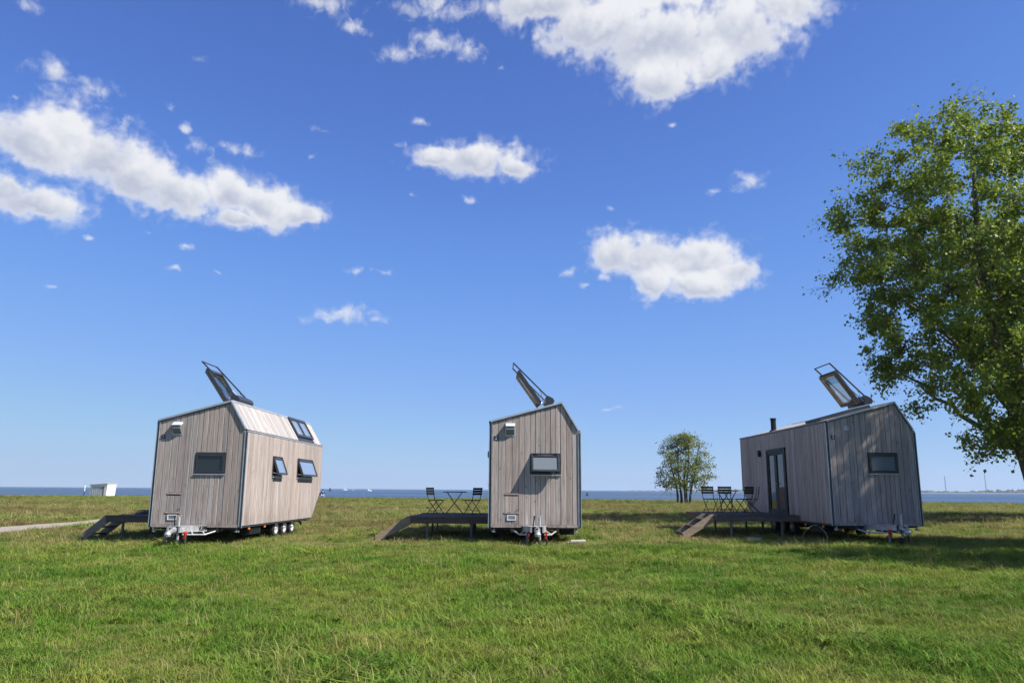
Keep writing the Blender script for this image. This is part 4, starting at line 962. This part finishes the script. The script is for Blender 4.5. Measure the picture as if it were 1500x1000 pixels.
# ------------------------------------------------------------------ things in the field and on the water
def rock(name, at, r, flat, m, seed, label, cat):
    bm = bmesh.new(); bmesh.ops.create_icosphere(bm, subdivisions=3, radius=1); rr = random.Random(seed); ph = [rr.uniform(0, 6) for _ in range(6)]
    for v in bm.verts:
        c = v.co; k = 1 + .16 * math.sin(c.x * 3 + ph[0]) * math.sin(c.y * 3.4 + ph[1]) + .10 * math.sin(c.z * 5 + ph[2] + c.x * 4)
        v.co = Vector((c.x * r * k * 1.3, c.y * r * k * .9, max(c.z, -.4) * r * flat * k))
    me = bpy.data.meshes.new(name); bm.to_mesh(me); bm.free(); me.materials.append(m)
    o = link(name, me); o.location = (at[0], at[1], gz(*at) + .4 * r * flat - .02); tag(o, label, cat); return o
rock('field_stone', (7.0, 22.6), .22, .45, M['stone'], 2, 'flat grey stone in the grass before the shaded house deck', 'stone')
def slab(at, rz, d, label):
    b = MB(); bm = bmesh.new(); bmesh.ops.create_cube(bm, size=1)
    for v in bm.verts: v.co = Vector((v.co.x * d[0], v.co.y * d[1], v.co.z * d[2]))
    bmesh.ops.bevel(bm, geom=bm.edges[:], offset=.012, segments=2, affect='EDGES')
    me = bpy.data.meshes.new('paving_slab'); bm.to_mesh(me); bm.free(); me.materials.append(M['concrete'])
    o = link('paving_slab', me); o.location = (at[0], at[1], gz(at[0], at[1]) + at[2]); o.rotation_euler = (R(3), R(-2), rz); tag(o, label, 'slab', 'loose concrete slabs'); return o
slab((1.72, 20.9, .035), .12, (.42, .30, .06), 'pale concrete slab in the grass right of the middle drawbar')
slab((1.78, 20.72, .098), -.05, (.40, .28, .05), 'second pale slab lying on top of the slab beside the middle drawbar')
hp = [(8.35 + .36 * math.cos(t) + .1 * t * .2, 21.6 + .15 * math.sin(t * 2), max(gz(8.35, 21.6) + .02, gz(8.35, 21.6) + .22 + .28 * math.sin(t))) for t in np.linspace(-1.2, 4.3, 26)]
hb = MB().tube(hp, .007, 6).build('hose_loop', M['cable']); tag(hb, 'loop of pale hose standing in the grass under the shaded house', 'hose')
def litter(at, s, seed, label):
    rr = random.Random(seed); b = MB(); vs = []
    nn = 6
    for j in range(nn):
        for i in range(nn): vs.append(((i - 2.5) * s / 5 + rr.uniform(-.1, .1) * s, (j - 2.5) * s / 7 + rr.uniform(-.1, .1) * s, rr.uniform(.0, .35) * s))
    b.add(vs, [(j * nn + i, j * nn + i + 1, (j + 1) * nn + i + 1, (j + 1) * nn + i) for j in range(nn - 1) for i in range(nn - 1)])
    o = b.build('crumpled_paper', M['paper']); o.location = (at[0], at[1], gz(*at) + .03); tag(o, label, 'litter', 'scraps of white litter'); return o
litter((-1.0, 6.65), .11, 1, 'scrap of crumpled white paper in the grass at the bottom of the picture')
litter((-6.45, 10.5), .09, 2, 'tiny white scrap in the grass at the far left')

hutA = thing('beach_hut', (-68.6, 129.5, gz(-68.6, 129.5)), R(-14), 'small white flat-roofed hut at the water edge on the left', 'hut')
# planks of its front, side, door, roof
fr_ = lambda u, v, w_: (u, -w_, v)
MB().prism([(-1.95, -.1), (1.25, -.1), (1.25, 1.96), (-1.95, 1.80)], fr_, -2.0, 0).build('wall', M['hutwhite'], hutA)
MB().prism([(-2.05, 1.801), (1.50, 1.985), (1.50, 2.09), (-2.05, 1.90)], fr_, -2.15, .14).build('roof', M['concrete'], hutA)
MB().prism([(1.251, -.1), (1.28, -.1), (1.44, 1.96), (1.251, 1.96)], fr_, -2.0, -.002).build('side_panel', M['hutwhite'], hutA)
dd_ = MB().prism([(-1.45, .0), (.55, .0), (.55, 1.60), (-1.45, 1.60)], fr_, .003, .045).build('door', M['hutdoor'], hutA)
MB().prism([(.62, .0), (.80, .0), (.80, 1.6), (.62, 1.6)], fr_, .003, .05).build('post', M['deck_fascia'], hutA)
MB().span((.30, -.10, 1.22), (.50, -.046, 1.36)).build('lamp', M['black'], hutA)
for q in range(5): MB().span((-1.40 + q * .4, -.056, .05), (-1.36 + q * .4, -.0455, 1.55)).build('batten', M['hutwhite'], dd_)
po = thing('blue_post', (-70.65, 128.6, gz(-70.65, 128.6)), 0, 'thin blue and white post beside the white hut', 'post')
MB().tube([(0, 0, -.2), (0, 0, .8)], .09, 8).build('lower_pole', M['blue'], po); MB().tube([(0, 0, .8), (0, 0, 1.9)], .07, 8).build('upper_pole', M['white'], po)
MB().lathe([(0, .1), (.1, .06), (.1, 0), (0, 0)], (0, 0, 1.9), (0, 0, 1), 8).build('cap', M['blue'], po)

# bench and the person on it
bx_, by_ = -29.3, 118.0; bz_ = gz(bx_, by_)
be = thing('park_bench', (bx_, by_, bz_), R(12), 'dark bench at the shore right of the leftmost house', 'bench')
for s in (-.75, .75):
    MB().bar((s, -.22, 0), (s, -.22, .44), .06, .06, (0, 1, 0)).bar((s, .20, 0), (s, .20, .44), .06, .06, (0, 1, 0)).bar((s, .22, .40), (s, .34, .80), .06, .05, (0, 1, 0)).build('leg', M['black'], be)
for k in range(4): MB().span((-.95, -.25 + k * .12, .445), (.95, -.15 + k * .12, .48)).build('seat_slat', M['black'], be)
for k in range(2): MB().span((-.95, .315 + k * .03, .56 + k * .14), (.95, .345 + k * .03, .66 + k * .14)).build('back_slat', M['black'], be)
def skin(name, verts, edges_, rad, m, parent, sub=2):
    me = bpy.data.meshes.new(name); me.from_pydata(verts, edges_, []); me.materials.append(m); o = link(name, me, parent)
    o.modifiers.new('skin', 'SKIN'); sv = me.skin_vertices[0].data if me.skin_vertices else None
    if sv is None:
        bpy.context.view_layer.objects.active = o; bpy.ops.mesh.customdata_skin_add(); sv = me.skin_vertices[0].data
    for i, r_ in enumerate(rad): sv[i].radius = (r_, r_) if not hasattr(r_, '__len__') else r_
    sv[0].use_root = True
    ss = o.modifiers.new('sub', 'SUBSURF'); ss.levels = sub; ss.render_levels = sub; return o
pe = thing('person', (-28.55, 117.85, bz_ + .0), R(12), 'person in a blue top sitting on the shore bench, facing the sea', 'person')
V = [(0, 0, .56), (0, .01, .75), (0, .0, .98), (0, .0, 1.10), (0, -.01, 1.20), (0, -.01, 1.30),
     (-.10, .05, .55), (-.12, .44, .55), (-.12, .46, .10), (-.12, .58, .05), (.10, .05, .55), (.12, .44, .55), (.12, .46, .10), (.12, .58, .05),
     (-.18, .0, 1.02), (-.24, .05, .78), (-.16, .27, .66), (-.13, .35, .64), (.18, .0, 1.02), (.24, .05, .78), (.16, .27, .66), (.13, .35, .64)]
E_ = [(0, 1), (1, 2), (2, 3), (3, 4), (4, 5), (0, 6), (6, 7), (7, 8), (8, 9), (0, 10), (10, 11), (11, 12), (12, 13), (2, 14), (14, 15), (15, 16), (16, 17), (2, 18), (18, 19), (19, 20), (20, 21)]
RD = [.14, .13, .12, .05, .085, .085, .085, .06, .042, .035, .085, .06, .042, .035, .055, .042, .032, .03, .055, .042, .032, .03]
skin('body', V, E_, RD, M['skin'], pe)
iv = [0, 1, 2, 14, 15, 16, 18, 19, 20]; mp = {a: i for i, a in enumerate(iv)}
skin('shirt', [V[i] for i in iv], [(mp[a], mp[b]) for a, b in E_ if a in mp and b in mp], [RD[i] + .022 for i in iv], M['blue'], pe)
iv = [0, 6, 7, 8, 10, 11, 12]; mp = {a: i for i, a in enumerate(iv)}
skin('trousers', [V[i] for i in iv], [(mp[a], mp[b]) for a, b in E_ if a in mp and b in mp], [RD[i] + .02 for i in iv], M['hutwhite'], pe)
skin('hair', [(0, -.03, 1.27), (0, -.02, 1.35), (0, -.05, 1.22)], [(0, 1), (0, 2)], [.095, .075, .07], M['hair'], pe)

WZ = -.34
def boat(at, L, rz, label, sail=False):
    t = thing('sail_boat' if sail else 'motor_boat', (at[0], at[1], WZ), rz, label, 'boat')
    b = MB(); st = []
    for i in range(9):
        f = i / 8; x = (f - .5) * L; w_ = L * .17 * (1 - max(0, f - .45) ** 2 / .31) ; h_ = L * .10 + L * .06 * f ** 2
        st.append([(x, -w_, h_), (x, -w_ * .7, 0), (x, 0, -L * .04), (x, w_ * .7, 0), (x, w_, h_)])
    vs = [p for s_ in st for p in s_]; fs_ = [(i * 5 + k, i * 5 + k + 1, (i + 1) * 5 + k + 1, (i + 1) * 5 + k) for i in range(8) for k in range(4)] + [(i * 5, (i + 1) * 5, (i + 1) * 5 + 4, i * 5 + 4) for i in range(8)] + [(0, 1, 2, 3, 4), (44, 43, 42, 41, 40)]
    b.add(vs, fs_); b.build('hull', M['white'], t)
    if sail:
        MB().tube([(0, 0, L * .1), (0, 0, L * 1.35)], L * .012, 6).build('mast', M['white'], t)
        MB().tube([(0, 0, L * .28), (-L * .4, 0, L * .27)], L * .01, 6).build('boom', M['white'], t)
        MB().span((-L * .2, -L * .1, L * .11), (L * .15, L * .1, L * .2)).build('cabin', M['white'], t)
    else:
        MB().add([(-L * .1, -L * .11, L * .12), (L * .2, -L * .1, L * .12), (L * .2, L * .1, L * .12), (-L * .1, L * .11, L * .12), (-L * .08, -L * .09, L * .27), (L * .08, -L * .08, L * .27), (L * .08, L * .08, L * .27), (-L * .08, L * .09, L * .27)], [(3, 2, 1, 0), (4, 5, 6, 7), (0, 1, 5, 4), (1, 2, 6, 5), (2, 3, 7, 6), (3, 0, 4, 7)]).build('cabin', M['white'], t)
        MB().add([(L * .202, -L * .085, L * .14), (L * .202, L * .085, L * .14), (L * .092, L * .07, L * .25), (L * .092, -L * .07, L * .25), (L * .21, -L * .085, L * .14), (L * .21, L * .085, L * .14), (L * .10, L * .07, L * .25), (L * .10, -L * .07, L * .25)], [(0, 1, 2, 3), (7, 6, 5, 4), (0, 4, 5, 1), (2, 6, 7, 3), (1, 5, 6, 2), (0, 3, 7, 4)]).build('windscreen', M['pane'], t)
    return t
boat((-128.6, 700), 5.4, R(8), 'white motor boat on the sea, larger of the two')
boat((-204, 1000), 4.2, R(170), 'small white motor boat on the sea left of the larger one')
boat((-214, 1000), 6.0, R(20), 'tiny sailing boat with bare mast on the horizon', True)
def buoy(at, r_, h_, m, m2, label):
    t = thing('buoy', (at[0], at[1], WZ), 0, label, 'buoy', 'dark channel buoys')
    MB().lathe([(0, -.1 * h_), (r_, -.1 * h_), (r_ * 1.05, .2 * h_), (r_ * .8, .45 * h_), (0, .46 * h_)], (0, 0, 0), (0, 0, 1), 16).build('float', m, t)
    MB().lathe([(r_ * .62, .44 * h_), (r_ * .5, .95 * h_), (r_ * .3, h_), (0, h_)], (0, 0, 0), (0, 0, 1), 12).build('tower', m, t)
    MB().lathe([(r_ * .25, .99 * h_), (r_ * .25, 1.12 * h_), (0, 1.13 * h_)], (0, 0, 0), (0, 0, 1), 10).build('lantern', m2, t)
buoy((-140, 600), .85, 2.3, M['black'], M['black'], 'dark buoy far out on the sea just right of the leftmost house')
buoy((26.3, 268), .42, 1.25, M['green_seat'], M['white'], 'dark green buoy on the water right of the middle house')

# ------------------------------------------------------------------ far shore
def far_shore():
    lb = MB(); xs_ = np.linspace(380, 2600, 120); vs = []; fs_ = []
    for x in xs_:
        k = float(sstep(x, 380, 900)); vs += [(x, 2440 + 20 * math.sin(x * .01), WZ - .2), (x, 2452 + 20 * math.sin(x * .01), .3 + 1.4 * k), (x, 2800, 1 + 1.5 * k)]
    for i in range(len(xs_) - 1):
        for q in range(2): fs_.append((i * 3 + q, i * 3 + q + 1, (i + 1) * 3 + q + 1, (i + 1) * 3 + q))
    lb.add(vs, fs_); tag(lb.build('far_shore', M['farland']), kind='structure')
    bm = bmesh.new(); bmesh.ops.create_icosphere(bm, subdivisions=2, radius=1); bm.verts.ensure_lookup_table()
    v0 = np.array([v.co[:] for v in bm.verts]); f0 = np.array([[v.index for v in f.verts] for f in bm.faces]); bm.free()
    rng = np.random.default_rng(3); V_, F_ = [], []; c = 0
    for i in range(700):
        x = 400 + 2200 * rng.uniform() ** .8; k = float(sstep(x, 400, 1000)); y = 2480 + rng.uniform(0, 160)
        if x < 900 and rng.uniform() < .5: continue
        h_ = (2.2 + 5.5 * k) * rng.uniform(.5, 1.25) * (1 + .4 * math.sin(x * .012)); rx = rng.uniform(4, 13)
        q = v0 * (1 + .22 * np.sin(v0[:, [1, 2, 0]] * 5 + rng.uniform(0, 6, 3)))
        V_.append(q * np.array([rx, rx, h_]) + np.array([x, y, 1.])); F_.append(f0 + c); c += len(v0)
    me = bpy.data.meshes.new('far_wood'); me.from_pydata(np.concatenate(V_).tolist(), [], np.concatenate(F_).tolist()); me.materials.append(M['farwood'])
    tag(link('far_wood', me), 'low dark woodland along the far shore', 'wood', kind='stuff')
far_shore()
def mast(x, y, h_, label):
    t = thing('lattice_mast', (x, y, 1.6), 0, label, 'mast', 'tall masts on the far shore')
    b = MB()
    for (sx, sy) in ((-1, -1), (1, -1), (1, 1), (-1, 1)): b.bar((sx * 1.3, sy * 1.3, -1), (sx * .45, sy * .45, h_), .34, .34)
    b.build('leg', M['underfloor'], t); b2 = MB()
    for k in range(12):
        f0, f1 = k / 12, (k + 1) / 12; w0, w1 = 1.3 - .85 * f0, 1.3 - .85 * f1
        b2.bar((-w0, -w0, f0 * h_), (w1, -w1, f1 * h_), .22, .22).bar((w0, w0, f0 * h_), (-w1, w1, f1 * h_), .22, .22)
    b2.build('bracing', M['underfloor'], t); MB().bar((-2.2, 0, h_ * .97), (2.2, 0, h_ * .97), .3, .3).bar((0, 0, h_), (0, 0, h_ * 1.06), .2, .2).build('top_arm', M['underfloor'], t)
mast(1402, 2500, 52, 'left of two thin masts on the far shore at right')
mast(1532, 2500, 58, 'right of two thin masts on the far shore, near the tree trunk')
if 0.00011:
    hb_ = MB().span((-3200, -90, -1.6), (3200, 3000, 75)); hz = tag(hb_.build('haze', []), 'thin sea haze', 'haze', kind='stuff')
    hm = bpy.data.materials.new('sea_haze'); hm.use_nodes = True; hm.node_tree.nodes.clear()
    pv = hm.node_tree.nodes.new('ShaderNodeVolumePrincipled'); pv.inputs['Density'].default_value = 0.00011; pv.inputs['Color'].default_value = (.82, .89, 1, 1); pv.inputs['Anisotropy'].default_value = .2
    ho = hm.node_tree.nodes.new('ShaderNodeOutputMaterial'); hm.node_tree.links.new(pv.outputs[0], ho.inputs['Volume']); hz.data.materials.append(hm)
